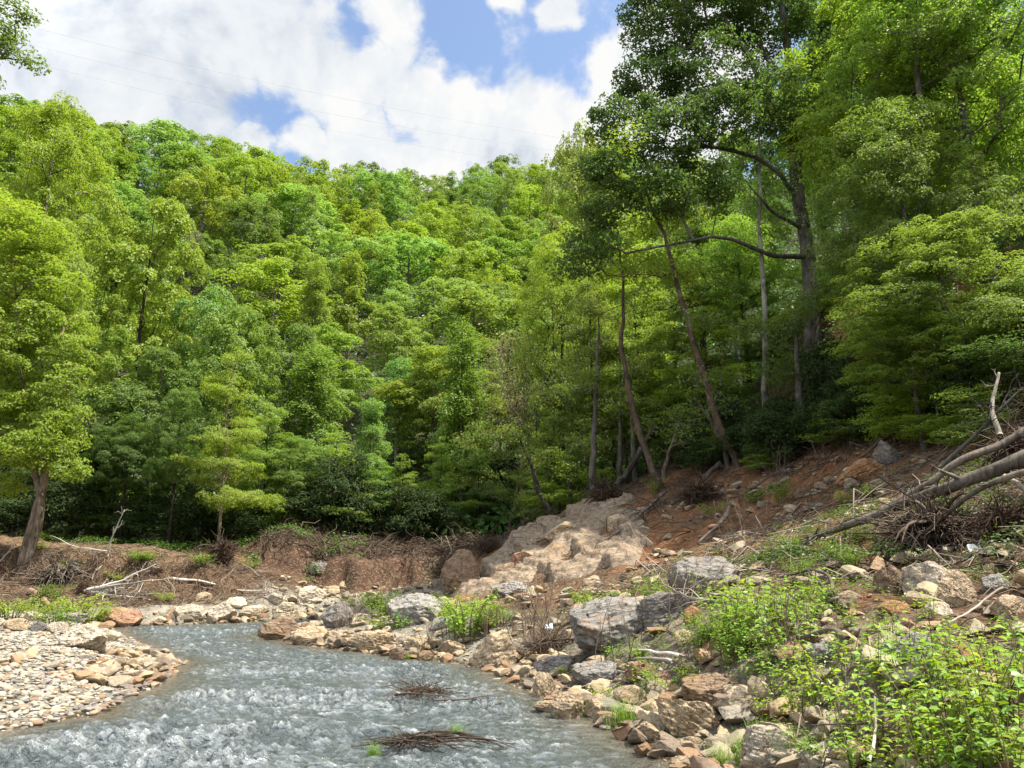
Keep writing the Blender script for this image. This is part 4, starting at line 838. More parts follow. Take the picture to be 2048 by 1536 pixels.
# the bedrock outcrop
def outcrop():
    P = np.array([at(px, py, Y)[:2] for px, py, Y in [(862, 1192, 34), (940, 1132, 37), (1000, 1085, 39), (1060, 1050, 40.5), (1150, 1012, 42), (1215, 992, 42), (1290, 1010, 37), (1330, 1060, 32), (1350, 1110, 28), (1300, 1160, 25.5), (1180, 1200, 26), (1040, 1205, 29), (930, 1208, 31)]])
    lo, hi = P.min(0)-1, P.max(0)+1; xs = np.arange(lo[0], hi[0], .055); ys = np.arange(lo[1], hi[1], .07); X, Y = np.meshgrid(xs, ys); sd = poly_sd(X, Y, P)+fb2(X, Y, 2.0, 4)*.5
    z = H(X, Y); k = sstep(-sd, -.2, 1.1)
    lay_ = (z*.80+X*.14-Y*.12)*1.25+fb2(X, Y, 4.5, 3)*.35; st = lay_ % 1; pat = sstep(fb2(X, Y, 3.0, 2, .5, 3), -.25, .25); step = sstep(st, .86, .97)-st
    l2 = lay_*2.9+fb2(X, Y, 1.4, 3)*.4; s2 = sstep(l2 % 1, .84, .97)-(l2 % 1)
    a1 = np.abs(fb2(X*.9+Y*.5, Y*.7-X*.4, 2.3, 3, .5, 12)); a2 = np.abs(fb2(X, Y*.6, 1.7, 3, .5, 15)); joint = (1-sstep(a1, .0, .025))*.18+(1-sstep(a2, .0, .025))*.12
    Z = z-.5+k*(.88+.50*step*(.2+pat)+.11*s2*(1.2-pat)+fb2(X, Y, 2.8, 3, .5)*.09+.03*fb2(X, Y, .45, 4, .6, 4)-joint)
    ny, nx = X.shape; i = np.arange(ny-1)[:, None]*nx; j = np.arange(nx-1)[None]; Q = np.stack([i+j, i+j+1, i+nx+j+1, i+nx+j], -1).reshape(-1, 4)
    ok = (k > .01).ravel()[Q].any(1); me = mesh('outcrop', np.stack([X, Y, Z], -1).reshape(-1, 3), [Q[ok]], True)
    tag(link('rock_outcrop', me, M_ROCK, color=(.235, .182, .130)), 'broad layered bedrock outcrop sloping down to the river from the wood', 'outcrop'); return P
OUT_P = outcrop()
for a in [(1045, 1136, 70, 30, 'red-brown', 'undercut ledge block on the lower outcrop face', 'slab', (.1, -.3)), (1120, 1082, 84, 34, 'tan', 'brown ledge block on the upper outcrop face', 'slab', (.1, -.25)), (1000, 1165, 90, 26, 'brown', 'long low ledge at the left foot of the outcrop', 'slab', (.0, -.5)), (1240, 1060, 70, 30, 'tan', 'tan ledge below the upturned root plate', 'slab', (.1, -.3)), (1020, 1195, 90, 30, 'grey', 'smooth grey rock at the base of the outcrop', 'boulder')]:
    rock(*a, group=BO, name='rock_ledge')

# ------------------------------------------------------------------ loose stones
def by_rows(items, nrow, fmt):
    """items: [px, py, payload]; names each by its row from the top and its place from the left"""
    items = sorted(items, key=lambda t: t[1]); out = []
    for k in range(nrow):
        row = sorted(items[k*len(items)//nrow:(k+1)*len(items)//nrow], key=lambda t: t[0])
        for i, t in enumerate(row): out.append((t, fmt(t, i, k)))
    return out
def stones(name, label_fn, n, sample, smin, smax, kind, mat, stuff_name, nind, group, cat, cols, flat=(.35, .6), seed=3, nrow=10, powr=2.2, avoid=True):
    r = np.random.default_rng(seed); xy = sample(r, n*3)
    if avoid and KEEP:
        K = np.array(KEEP); ok = np.ones(len(xy), bool)
        for x, y, rr in K: ok &= (xy[:, 0]-x)**2+(xy[:, 1]-y)**2 > (rr*.75)**2
        xy = xy[ok]
    xy = xy[:n]; n = len(xy); s = smin+(smax-smin)*r.uniform(0, 1, n)**powr; z = H(xy[:, 0], xy[:, 1]); P = np.c_[xy, z]
    px, py, d = proj(P); vis = (px > -40) & (px < 2090) & (py < 1560) & (py > 700); big = np.where(vis, s/d, 0); order = np.argsort(-big); ind = order[:nind]; rest = order[nind:]
    geo = [rock_geo(900+seed*50+i, 2 if kind == 'pebble' else 3, 4 if kind == 'pebble' else 13, 1, .03, tight=.85 if kind == 'pebble' else .42, wide=1.0 if kind == 'pebble' else .8) for i in range(8)]
    geo1 = [rock_geo(700+seed*50+i, 1 if kind == 'pebble' else 2, 3 if kind == 'pebble' else 11, 1, .02, tight=.85 if kind == 'pebble' else .45, wide=1.0 if kind == 'pebble' else .8) for i in range(8)]
    fl = r.uniform(*flat, n); asp = r.uniform(.6, .95, n); rz = r.uniform(0, 6.28, n); tx, ty = r.normal(size=(2, n))*.16; cv = r.uniform(0, 1, n); wet = (poly_sd(xy[:, 0], xy[:, 1], RIVER) < .22) & (r.uniform(0, 1, n) < .65); cv = np.where(wet, .88+.12*cv, cv)
    mb = MB()
    for i in rest:
        V, Fc = geo1[i % 8]; V = V*np.array([s[i]/2, s[i]/2*asp[i], s[i]/2*fl[i]]); c, sn = math.cos(rz[i]), math.sin(rz[i])
        V = np.stack([V[:, 0]*c-V[:, 1]*sn, V[:, 0]*sn+V[:, 1]*c, V[:, 2]+V[:, 0]*tx[i]+V[:, 1]*ty[i]], -1)+P[i]+np.array([0, 0, s[i]*fl[i]*.28]); mb.add(V, Fc, cv[i])
    if len(rest): tag(link(stuff_name, mb.mesh(stuff_name, kind == 'pebble'), M_PEB, color=cols), kind='stuff')
    me = {}
    its = []
    for i in ind:
        b = int(cv[i]*14); k = (i % 8, b)
        if k not in me:
            V, Fc = geo[k[0]]; me[k] = mesh(f'{name}_{k[0]}_{b}', V/2, [Fc], kind == 'pebble', {'rnd': ('FACE', 'FLOAT', np.full(len(Fc), (b+.5)/14))})
        o = link(name, me[k], M_PEB, None, P[i]+np.array([0, 0, s[i]*fl[i]*.28]), color=cols); o.scale = (s[i], s[i]*asp[i], s[i]*fl[i]); o.rotation_euler = (tx[i], ty[i], rz[i]); its.append((px[i], py[i], o, cv[i]))
    for t, lab in by_rows(its, nrow, label_fn): tag(t[2], lab, cat, group)
def cname(c): return ['greyish', 'tan', 'grey', 'sandy', 'cream', 'rust-brown', 'dark grey'][min(6, int(np.searchsorted([.12, .34, .48, .62, .78, .93], c)))]
def samp_bar(r, n):
    out = []
    while len(out) < n:
        y = r.uniform(6, 34, 6000); x = r.uniform(-26, -6, 6000); sd = poly_sd(x, y, RIVER); px, py, d = proj(np.c_[x, y, H(x, y)])
        ok = (sd > -.25) & (px > -80) & (px < 420) & (x < -5) & (r.uniform(0, 1, 6000) < .25+7/y) & (sd < 9.5); out += list(np.c_[x, y][ok])
    return np.array(out[:n])
stones('river_stone', lambda t, i, k: f'{cname(t[3])} rounded stone on the gravel bar, {ordn(i)} from left in {ORD[k]} row down', 13000, samp_bar, .05, .20, 'pebble', M_PEB, 'bar_gravel', 230, 'stones of the left gravel bar', 'stone', (.96, 1.0, 1.05), (.3, .55), 3, 12, 2.6)
def samp_right(r, n):
    out = []
    while len(out) < n:
        y = r.uniform(4.5, 34, 6000); x = r.uniform(-11, 13, 6000); sd = poly_sd(x, y, RIVER); z = H(x, y); nn = fb2(x, y, 1.8, 3)
        so = poly_sd(x, y, OUT_P)
        ok = (sd > -.35) & (so > -.3) & (((sd < 1.4) & (r.uniform(0, 1, 6000) < .9)) | (r.uniform(0, 1, 6000) < (.20+.55*nn)*np.where(z > 2.6, .75, 1))) & (z < 7) & (x > -10.5) & ~((x < -1) & (y < 16)) & (r.uniform(0, 1, 6000) < 9/y+.25); out += list(np.c_[x, y][ok])
    return np.array(out[:n])
stones('bank_stone', lambda t, i, k: f'{cname(t[3])} angular stone on the right bank, {ordn(i)} from left in {ORD[k]} row down', 4200, samp_right, .05, .60, 'angular', M_PEB, 'bank_rubble', 160, 'loose stones of the right bank', 'stone', (.92, .84, .74), (.35, .65), 4, 10, 3.4)
def samp_far(r, n):
    out = []
    while len(out) < n:
        y = r.uniform(33, 47, 4000); x = r.uniform(-30, 1, 4000); sd = poly_sd(x, y, RIVER); px, py, d = proj(np.c_[x, y, H(x, y)])
        ok = (sd > -.3) & (py > 1140) & ((sd < 1.6) | ((px > 560) & (px < 880) & (r.uniform(0, 1, 4000) < .5))); out += list(np.c_[x, y][ok])
    return np.array(out[:n])
stones('shore_stone', lambda t, i, k: f'{cname(t[3])} stone of the far shore, {ordn(i)} from left in {ORD[k]} row down', 700, samp_far, .12, .8, 'angular', M_PEB, 'far_rubble', 80, 'loose stones of the far shore', 'stone', (1.0, .95, .85), (.4, .7), 5, 5, 2.5)
# ------------------------------------------------------------------ plants of the banks
def big_leaves(mb, B, A, N, s, r, asp=.72, rv=None):
    """broad pointed leaf: base B, direction A, normal N, length s; midrib fold and drooping tip"""
    n = len(B); A = unit(A); N = unit(N-A*(A*N).sum(-1, keepdims=True)); S = np.cross(N, A); s = np.asarray(s)[:, None]; w = s*asp*.5
    tip = B+A*s-N*s*.14; mid = B+A*s*.48+N*s*.02; l1 = B+A*s*.22+S*w*.86+N*s*.10; l2 = B+A*s*.58+S*w*.80+N*s*.09; r1 = B+A*s*.22-S*w*.86+N*s*.10; r2 = B+A*s*.58-S*w*.80+N*s*.09
    V = np.stack([B, mid, tip, l1, l2, r1, r2], 1).reshape(-1, 3); k = np.arange(n)[:, None]*7; v = r.uniform(0, 1, n) if rv is None else rv
    mb.add(V, np.concatenate([k+np.array([[0, 1, 4, 3]]), k+np.array([[0, 5, 6, 1]])]), np.tile(v, 2)); b0 = mb.n-len(V)
    Tt = np.concatenate([k+np.array([[1, 2, 4]]), k+np.array([[1, 6, 2]])])+b0; mb.F[3].append(Tt); mb.A[3].append(np.tile(v, 2))
HERB = {}
def herb(key, seed, nst, h, spread, leaf, nleaf, arch=.5):
    r = np.random.default_rng(seed); sb, lb = MB(), MB()
    for i in range(nst):
        a = r.uniform(0, 6.28); ro = spread*.3*r.uniform()**.5; hh = h*r.uniform(.55, 1.05); out = spread*r.uniform(.2, .8)
        b = np.array([math.cos(a)*ro, math.sin(a)*ro, -.08]); tp = b+np.array([math.cos(a)*out, math.sin(a)*out, hh]); m = b+np.array([math.cos(a)*out*.25, math.sin(a)*out*.25, hh*.62])
        P = smooth_path([b, m, tp], 9, .02, seed+i); sb.tube(P, np.linspace(.0075, .003, 9)*(.6+h*.4), 5, r.uniform())
        nl = int(nleaf*r.uniform(.7, 1.2)); u = r.uniform(.22, 1, nl)**.8; pos = np.stack([np.interp(u*8, range(9), P[:, k]) for k in range(3)], -1)
        for side in range(1):
            az = a+np.arange(nl)*2.4+r.normal(size=nl)*.4; A = np.stack([np.cos(az), np.sin(az), r.uniform(-.15, .45, nl)], -1); pet = leaf*r.uniform(.2, .9, nl)[:, None]
            N = np.stack([r.normal(size=nl)*.3, r.normal(size=nl)*.3, np.ones(nl)], -1)-A*.25
            big_leaves(lb, pos+A*pet, A-np.array([0, 0, .25]), N, leaf*r.uniform(.35, 1.3, nl)*(1.15-.45*u), r)
    HERB[key] = (sb.mesh(key+'_stems'), lb.mesh(key+'_leaves', True), h)
for i in range(4): herb(f'knot_{i}', 300+i, 8, 1.0, .55, .118, 16)
for i in range(3): herb(f'bushy_{i}', 310+i, 26, .9, .75, .075, 34)
for i in range(2): herb(f'low_{i}', 320+i, 16, .4, .55, .06, 18)
HC = {'fresh': (.19, .31, .045), 'yellow': (.25, .34, .045), 'mid': (.15, .26, .035), 'deep': (.085, .18, .03)}
def put_herb(key, px, py, hpx, col, label, group, rz=None, Y=None, wide=1.0):
    p = hit(px, py) if Y is None else gpt(px, Y); d = proj(p)[2]; st, lv, h = HERB[key]; e = empty('leafy_plant', p, random.uniform(0, 6.28)); k = hpx*d/F/h*1.05; e.scale = (max(k, .55)*wide,)*2+(k,)
    tag(e, label, 'plant', group); link('stem', st, M_TWIG, e, color=(.13, .12, .04)); j = random.uniform(.88, 1.12); link('foliage', lv, M_PLANT, e, color=np.array(HC[col])*j)
    return e
KN = 'broad-leaved plants of the right bank'
kn = []
for px, py, hp, col, key in [(1495, 1285, 130, 'fresh', 'knot'), (1560, 1310, 130, 'fresh', 'knot'), (1440, 1262, 110, 'fresh', 'knot'), (1475, 1240, 110, 'fresh', 'knot'), (1530, 1250, 90, 'mid', 'knot'), (1590, 1225, 90, 'fresh', 'knot'), (1655, 1220, 80, 'fresh', 'knot'), (1620, 1190, 50, 'mid', 'knot'), (1510, 1300, 140, 'fresh', 'knot'), (1545, 1275, 130, 'fresh', 'knot'), (1465, 1280, 120, 'fresh', 'knot'), (1500, 1255, 120, 'yellow', 'knot'), (1585, 1255, 100, 'fresh', 'knot'), (1640, 1245, 90, 'fresh', 'knot'), (1530, 1330, 110, 'fresh', 'knot'), (1430, 1300, 90, 'mid', 'bushy'), (1470, 1320, 90, 'mid', 'bushy'), (1180, 1240, 70, 'fresh', 'knot'), (1325, 1222, 80, 'mid', 'knot'), (1280, 1330, 50, 'fresh', 'knot'),
                     (1310, 1215, 65, 'mid', 'bushy'), (1185, 1232, 55, 'yellow', 'bushy'), (1160, 1215, 40, 'mid', 'bushy'), (1230, 1325, 45, 'fresh', 'knot'), (1280, 1320, 40, 'yellow', 'knot'), (1400, 1320, 90, 'mid', 'bushy'), (1450, 1340, 80, 'fresh', 'knot'), (1510, 1360, 90, 'fresh', 'knot'), (1380, 1370, 60, 'yellow', 'knot'),
                     (1320, 1385, 60, 'fresh', 'low'), (1560, 1400, 110, 'fresh', 'knot'), (1600, 1350, 100, 'fresh', 'knot'), (1650, 1420, 130, 'yellow', 'knot'), (1590, 1450, 110, 'yellow', 'knot'), (1530, 1440, 70, 'yellow', 'knot'), (1700, 1350, 120, 'fresh', 'knot'), (1760, 1400, 150, 'fresh', 'knot'), (1820, 1380, 170, 'fresh', 'knot'), (1880, 1400, 170, 'mid', 'knot'),
                     (1940, 1420, 190, 'fresh', 'knot'), (2000, 1430, 190, 'yellow', 'knot'), (2045, 1400, 170, 'fresh', 'knot'), (1700, 1470, 150, 'yellow', 'knot'), (1760, 1500, 170, 'fresh', 'knot'), (1840, 1490, 190, 'mid', 'knot'), (1910, 1510, 210, 'yellow', 'knot'), (1985, 1520, 220, 'fresh', 'knot'), (2040, 1530, 230, 'mid', 'knot'),
                     (1720, 1550, 130, 'fresh', 'knot'), (1960, 1470, 190, 'yellow', 'knot'), (1870, 1550, 210, 'yellow', 'knot'), (1930, 1570, 220, 'fresh', 'knot'), (2010, 1580, 230, 'yellow', 'knot'), (1620, 1290, 90, 'fresh', 'knot'), (1610, 1400, 100, 'yellow', 'knot'), (1800, 1580, 170, 'yellow', 'knot'), (1880, 1600, 200, 'fresh', 'knot'), (1960, 1610, 220, 'mid', 'knot'), (2040, 1620, 240, 'fresh', 'knot'), (1640, 1520, 80, 'mid', 'low'), (1780, 1285, 90, 'fresh', 'knot'), (1700, 1262, 70, 'fresh', 'knot'), (1860, 1240, 70, 'yellow', 'knot'), (1900, 1330, 110, 'fresh', 'knot'), (1990, 1340, 90, 'fresh', 'knot'), (2040, 1300, 90, 'mid', 'knot'),
                     (935, 1282, 110, 'fresh', 'bushy'), (905, 1268, 80, 'fresh', 'bushy'), (975, 1265, 75, 'yellow', 'bushy'), (1005, 1250, 50, 'mid', 'bushy'), (760, 1240, 60, 'fresh', 'bushy'), (745, 1218, 40, 'yellow', 'bushy'), (780, 1262, 50, 'mid', 'low'), (720, 1215, 30, 'yellow', 'low'),
                     (1690, 1015, 40, 'yellow', 'bushy'), (1735, 1000, 40, 'yellow', 'bushy'), (1585, 1110, 50, 'fresh', 'bushy'), (1560, 1005, 50, 'mid', 'bushy'), (1510, 1010, 40, 'mid', 'bushy'), (1430, 1030, 30, 'mid', 'low'), (1660, 1120, 50, 'mid', 'bushy'), (1700, 1140, 60, 'mid', 'bushy'), (1600, 1160, 50, 'mid', 'bushy'), (1760, 1100, 50, 'deep', 'bushy'), (1830, 1060, 50, 'deep', 'bushy'), (1900, 1030, 50, 'deep', 'bushy'), (1720, 1090, 50, 'deep', 'bushy'), (1640, 1085, 40, 'deep', 'bushy'), (1310, 990, 40, 'yellow', 'bushy'), (1370, 1130, 20, 'fresh', 'low'), (1250, 1200, 30, 'mid', 'low'), (1140, 1350, 25, 'mid', 'low'), (1210, 1400, 35, 'yellow', 'low')]:
    e = put_herb(f'{key}_{len(kn)%(4 if key == "knot" else 3 if key == "bushy" else 2)}', px, py, hp, col, None, KN); kn.append((px, py, e, {'fresh': 'fresh green', 'yellow': 'yellow-green', 'mid': 'green', 'deep': 'dark green'}[col], {'knot': 'broad-leaved plant', 'bushy': 'bushy plant', 'low': 'low leafy plant'}[key]))
for t, lab in by_rows(kn, 8, lambda t, i, k: f'{t[3]} {t[4]} on right bank, {ordn(i)} from left in {ORD[k]} row down'): tag(t[2], lab, 'plant', KN)
for k, (px, py, hp, col, lab) in enumerate([(20, 1238, 50, 'yellow', 'sprawling yellow-green bush at the left edge behind the gravel bar'), (70, 1240, 45, 'yellow', 'yellow-green bush second from the left behind the gravel bar'), (110, 1262, 60, 'mid', 'darker green bush spilling onto the gravel bar'), (150, 1235, 55, 'yellow', 'yellow-green bush on the gravel bar below the bleached limbs'), (178, 1252, 50, 'yellow', 'yellow-green bush nearest the red-brown rock'), (90, 1205, 40, 'mid', 'green bush at the foot of the left bank'),
                                            (275, 1122, 26, 'fresh', 'fern patch beside the left path'), (300, 1124, 22, 'fresh', 'fern patch right of another beside the left path'), (405, 1132, 30, 'mid', 'green bush before the dark root plate on the left bank'), (235, 1165, 26, 'yellow', 'small tuft of leaves sprouting from the bleached limbs'), (140, 1140, 20, 'fresh', 'small plant on the edge of the left bank'), (80, 1100, 20, 'yellow', 'thin yellow sapling plant right of the twin-trunk tree'), (330, 1205, 25, 'yellow', 'yellowish grass-like plant below the bleached limbs'), (500, 1140, 20, 'mid', 'small plant at the end of the left path')]):
    put_herb(f'bushy_{k%3}', px, py, hp, col, lab, 'bushes of the left bank', wide=1.5)
def grass_tuft():
    r = np.random.default_rng(6); mb = MB(); n = 130
    for i in range(n):
        a = r.uniform(0, 6.28); b = np.array([r.normal()*.07, r.normal()*.07, -.02]); L = r.uniform(.2, .5); o = np.array([math.cos(a), math.sin(a), 0]); sd_ = np.array([-math.sin(a), math.cos(a), 0])*.004; u = np.linspace(0, 1, 5)[:, None]
        c = b+o*L*.55*u**2+np.array([0, 0, 1])*L*(u-.35*u**2); w = 1-u*.9; V = np.concatenate([c-sd_*w, c+sd_*w]); mb.add(V, [[k, k+1, k+6, k+5] for k in range(4)], r.uniform())
    return mb.mesh('grass_tuft')
GT = grass_tuft()
for px, py, s, lab in [(1250, 1452, 1.5, 'large grass tuft at the waterline left of the tilted ledge'), (1186, 1432, .9, 'grass tuft between the tan blocks in the shallows'), (1500, 1530, 1.3, 'grass tuft at the bottom edge left of the pale boulder'), (1445, 1536, 1.0, 'grass tuft at the bottom edge nearest the water'), (1530, 1490, 1.1, 'tall grass tuft above the pale flat boulder'), (1335, 1496, .6, 'small grass tuft under the tilted ledge'), (812, 1318, .8, 'grass tuft between small rocks off the right shore'), (1285, 1405, .9, 'grass tuft above the tan rock on the shore'), (1215, 1420, .8, 'grass tuft behind the tan block in the shallows'), (1580, 1512, 1.0, 'grass tuft among the leaves above the pale boulder')]:
    p = hit(px, py); o = link('grass_tuft', GT, M_PLANT, None, p, color=(.15, .26, .03)); o.scale = (s,)*3; tag(o, lab, 'grass tuft', 'grass tufts of the shore')
for px, py, s, lab in [(915, 1474, .7, 'grass tuft growing on the near snag in midstream'), (748, 1510, .6, 'grass sprig in midstream left of the near snag')]:
    p = w0(px, py); o = link('grass_tuft', GT, M_PLANT, None, (p[0], p[1], 0.0), color=(.15, .26, .03)); o.scale = (s,)*3; tag(o, lab, 'grass tuft', 'grass tufts in the river')

# small-leaved ground cover and undergrowth, which nobody could count
def cover(name, pts, per, spread, size, col, seed, mat=None, up=.3):
    r = np.random.default_rng(seed); C, o = clusters(pts+np.array([0, 0, up]), per, spread, .5, r, pts.mean(0)-np.array([0, 0, 8])); mb = MB(); leaves(mb, C, size, r, out=o); tag(link(name, mb.mesh(name, False), mat or M_PLANT, color=col), kind='stuff')
def scat(n, x0, x1, y0, y1, seed, f):
    r = np.random.default_rng(seed); x = r.uniform(x0, x1, n); y = r.uniform(y0, y1, n); z = H(x, y); k = f(x, y, z, r); return np.c_[x, y, z][k]
cover('ground_cover', scat(3000, -1, 13, 6, 24, 61, lambda x, y, z, r: (fb2(x, y, 1.6, 3) > .05+.25*(y < 12)) & (poly_sd(x, y, RIVER) > .8) & (z < 6) & ((y < 16) | (r.uniform(0, 1, len(x)) < .35))), 16, .16, .05, (.13, .23, .03), 62, up=.10)
cover('bank_undergrowth', scat(480, 5, 13, 13, 20, 63, lambda x, y, z, r: (fb2(x, y, 2.5, 3) > -.05) & (z > 2.2)), 45, .25, .07, (.075, .135, .028), 64, up=.22)
cover('slope_undergrowth', scat(2600, -6, 30, 30, 62, 65, lambda x, y, z, r: (z > np.where(x > 0, 7.6, 4.5)) & (fb2(x, y, 4, 3) > -.2)), 42, .5, .17, (.075, .15, .025), 66, M_LEAF, .5)
cover('forest_undergrowth', scat(7000, -130, 70, 56, 260, 67, lambda x, y, z, r: (np.abs(x) < y*.75) & (fb2(x, y, 9, 3) > -.7)), 26, 1.5, .55, (.08, .16, .03), 68, M_LEAF, 1.2)
cover('bank_ferns', scat(500, -34, -9, 47, 54, 69, lambda x, y, z, r: fb2(x, y, 2.5, 3) > .0), 40, .35, .12, (.10, .19, .03), 70, up=.2)

# ------------------------------------------------------------------ dead wood
def sticks(mb, P0, P1, rad, r, sag=.08, wob=.10):
    """bent three-sided twigs, four rings each"""
    n = len(P0); T = unit(P1-P0); a = r.normal(size=(n, 3)); A = unit(np.cross(T, a)); B = np.cross(T, A); L = np.linalg.norm(P1-P0, axis=1)[:, None]; V = []; u = np.linspace(0, 1, 4)
    o1 = r.normal(size=(n, 3))*wob*L; o2 = r.normal(size=(n, 3))*wob*L
    for k, t in enumerate(u):
        c = P0+(P1-P0)*t+(o1 if k == 1 else o2 if k == 2 else 0)
        for j in range(3): V.append(c+(A*math.cos(j*2.094)+B*math.sin(j*2.094))*(rad*(1-.7*t))[:, None])
    V = np.stack(V, 1).reshape(-1, 3); k = np.arange(n)[:, None]*12; Q = []
    for s in range(3):
        for j in range(3): Q.append(k+np.array([[s*3+j, s*3+(j+1) % 3, s*3+3+(j+1) % 3, s*3+3+j]]))
    mb.add(V, np.concatenate(Q), np.tile(r.uniform(0, 1, n), 9))
def litter(name, pts, lmin, lmax, rad, col, seed, tilt=.15, lift=.05, slope=None):
    r = np.random.default_rng(seed); n = len(pts); a = r.uniform(0, 6.28, n); L = (lmin+(lmax-lmin)*r.uniform(0, 1, n)**2)[:, None]; D = np.stack([np.cos(a), np.sin(a), r.normal(size=n)*tilt], -1); p0 = pts+np.array([0, 0, lift]); e = p0+D*L
    e[:, 2] = H(e[:, 0], e[:, 1])+lift+np.abs(r.normal(size=n))*tilt*L[:, 0]
    mb = MB(); sticks(mb, p0, e, rad*r.uniform(.5, 1.5, n)*(.5+L[:, 0]), r); tag(link(name, mb.mesh(name), M_TWIG, color=col), kind='stuff')
litter('far_bank_litter', scat(5500, -36, -7, 36.5, 46, 71, lambda x, y, z, r: (z > .7) & (z < 3.6) & (y < 45.5) & ~((x > -13) & (y > 42))),   .2, 1.5, .015, (.15, .108, .075), 72, .22)
litter('cut_litter', scat(2500, -16, 2, 48, 56, 73, lambda x, y, z, r: z > 2.6), .4, 1.8, .02, (.085, .06, .042), 74, .35)
litter('bank_litter', scat(5200, -2, 13, 5, 24, 75, lambda x, y, z, r: (poly_sd(x, y, RIVER) > .6) & (fb2(x, y, 1.5, 3) > -.1)), .12, .8, .010, (.13, .095, .065), 76, .10, .02)
litter('slope_litter', scat(6500, -2, 22, 22, 42, 77, lambda x, y, z, r: (z > 3.5) & ((z > 6.2) | (fb2(x, y, 2.2, 3) > .15))), .3, 1.9, .009, (.10, .075, .055), 78, .30)
litter('thicket_litter', scat(2200, 4, 16, 12, 24, 79, lambda x, y, z, r: z > 2.0), .3, 1.9, .010, (.19, .155, .12), 80, .15)
def tangle(mb, c, rad, n, L, rr, r, flat=.5, out=.5, droop=0):
    d = unit(r.normal(size=(n, 3)))*np.array([1, 1, flat]); p = np.asarray(c)+d*np.asarray(rad)*r.uniform(.1, .8, n)[:, None]; D = unit(unit(r.normal(size=(n, 3)))*np.array([1, 1, flat])*(1-out)+d*out-np.array([0, 0, droop])); sticks(mb, p, p+D*(L*r.uniform(.4, 1.3, n))[:, None], rr*r.uniform(.4, 1.4, n), r, wob=.14)
def branchy(mb, P, r0, r1, r, nb=8, bl=.35, fr=(.3, 1), ang=.6, sub=3, sides=6, fz=1.0):
    P = np.asarray(P, float); mb.tube(P, np.linspace(r0, r1, len(P)), sides, r.uniform(), wob=.05); tot = np.linalg.norm(P[-1]-P[0])
    for _ in range(nb):
        u = r.uniform(*fr); i = min(len(P)-2, int(u*(len(P)-1))); t = unit(P[i+1]-P[i]); d = unit((t+r.normal(size=3)*ang)*np.array([1, 1, fz])); L = tot*bl*r.uniform(.5, 1.2)*(1.15-u*.6); b = P[i]; q = smooth_path([b, b+d*L*.5+r.normal(size=3)*.06*L, b+d*L+r.normal(size=3)*.14*L], 8, .05, int(r.integers(9999))); ra = (r0+(r1-r0)*u)*.5
        mb.tube(q, np.linspace(ra, ra*.2+.002, 8), 5, r.uniform())
        for _ in range(sub):
            k = int(r.integers(2, 7)); d2 = unit(unit(q[k]-q[k-1])+r.normal(size=3)*.55); L2 = L*r.uniform(.25, .55); q2 = smooth_path([q[k], q[k]+d2*L2*.5+r.normal(size=3)*.05*L2, q[k]+d2*L2], 5); mb.tube(q2, np.linspace(ra*.4, .002, 5), 4, r.uniform())
def wood(name, parts, label, cat, col, loc, mat=None, group=None):
    """parts: list of (part name or None, MB, colour or None); world-space meshes shifted to the base"""
    loc = np.asarray(loc, float); main = None
    if len(parts) == 1:
        m = parts[0][1]; m.V = [v-loc for v in m.V]; o = link(name, m.mesh(name), mat or M_TWIG, None, loc, color=col)
    else:
        o = empty(name, loc)
        for nm, m, c, mt in parts: m.V = [v-loc for v in m.V]; link(nm, m.mesh(name+'_'+nm), mt, o, color=c)
    tag(o, label, cat, group); return o
r = np.random.default_rng(90)
def W(px, py, z=0.0): q = w0(px, py, z); return np.array([q[0], q[1], z])
# snags in the river
m = MB(); c = W(880, 1490, .06)
for k in range(13):
    y = c[1]+r.normal()*.10; x0 = c[0]-1.0+r.uniform(-.15, .75); x1 = c[0]+r.uniform(.2, 1.05); ra = r.uniform(.007, .015)
    P = smooth_path([(x0, y+r.normal()*.12, .05+r.uniform()*.14), ((x0+x1)/2, y+r.normal()*.04, .10+r.uniform()*.07), (x1, y+r.normal()*.12, .03+r.uniform()*.05)], 14, .07, k)
    m.tube(P, ra*np.sin(np.linspace(.35, 2.9, 14)), 6, r.uniform(), wob=.06); branchy(m, P[3:], ra*.7, .003, r, 4, .3, (.1, 1), .5, 2, fz=.3)
tangle(m, (c[0]-.35, c[1], .1), (.5, .15, .12), 70, .45, .007, r, .3); wood('driftwood_snag', [(None, m)], 'low dark driftwood snag lying in the river nearest the camera', 'driftwood', (.055, .038, .027), c, group='driftwood in the river')
m = MB(); c = W(850, 1392, .06); tangle(m, c+np.array([0, 0, .1]), (.6, .25, .14), 150, .6, .008, r, .35, .25); branchy(m, smooth_path([W(790, 1390, .08), W(850, 1385, .35), W(900, 1395, .12)], 10, .06, 2), .022, .006, r, 8, .4, (.1, 1), .7, 3, fz=.7)
branchy(m, smooth_path([W(870, 1400, .08), W(940, 1396, .1), W(1010, 1394, .07)], 10, .05, 3), .02, .006, r, 6, .25, (.1, 1), .6, 2)
wood('driftwood_snag', [(None, m)], 'tangled driftwood snag in midstream with an upright twig', 'driftwood', (.075, .052, .036), c, group='driftwood in the river')
m = MB(); q = hit(1090, 1318); tangle(m, q+np.array([0, .1, .28]), (.7, .5, .35), 380, .75, .009, r, .7, .35)
branchy(m, smooth_path([q+np.array([-.5, 0, .3]), q+np.array([.3, -.1, .45]), q+np.array([1.2, 0, .5])], 10, .06, 5), .035, .018, r, 5, .4)
for k in range(9):
    a = r.uniform(-.7, .7); b = q+np.array([r.normal()*.5, .1, .4]); branchy(m, smooth_path([b, b+np.array([a*.6, 0, .6]), b+np.array([a*1.3, .1, 1.0+r.uniform()*.7])], 9, .05, k+50), .012, .004, r, 5, .4, (.3, 1), .4, 2)
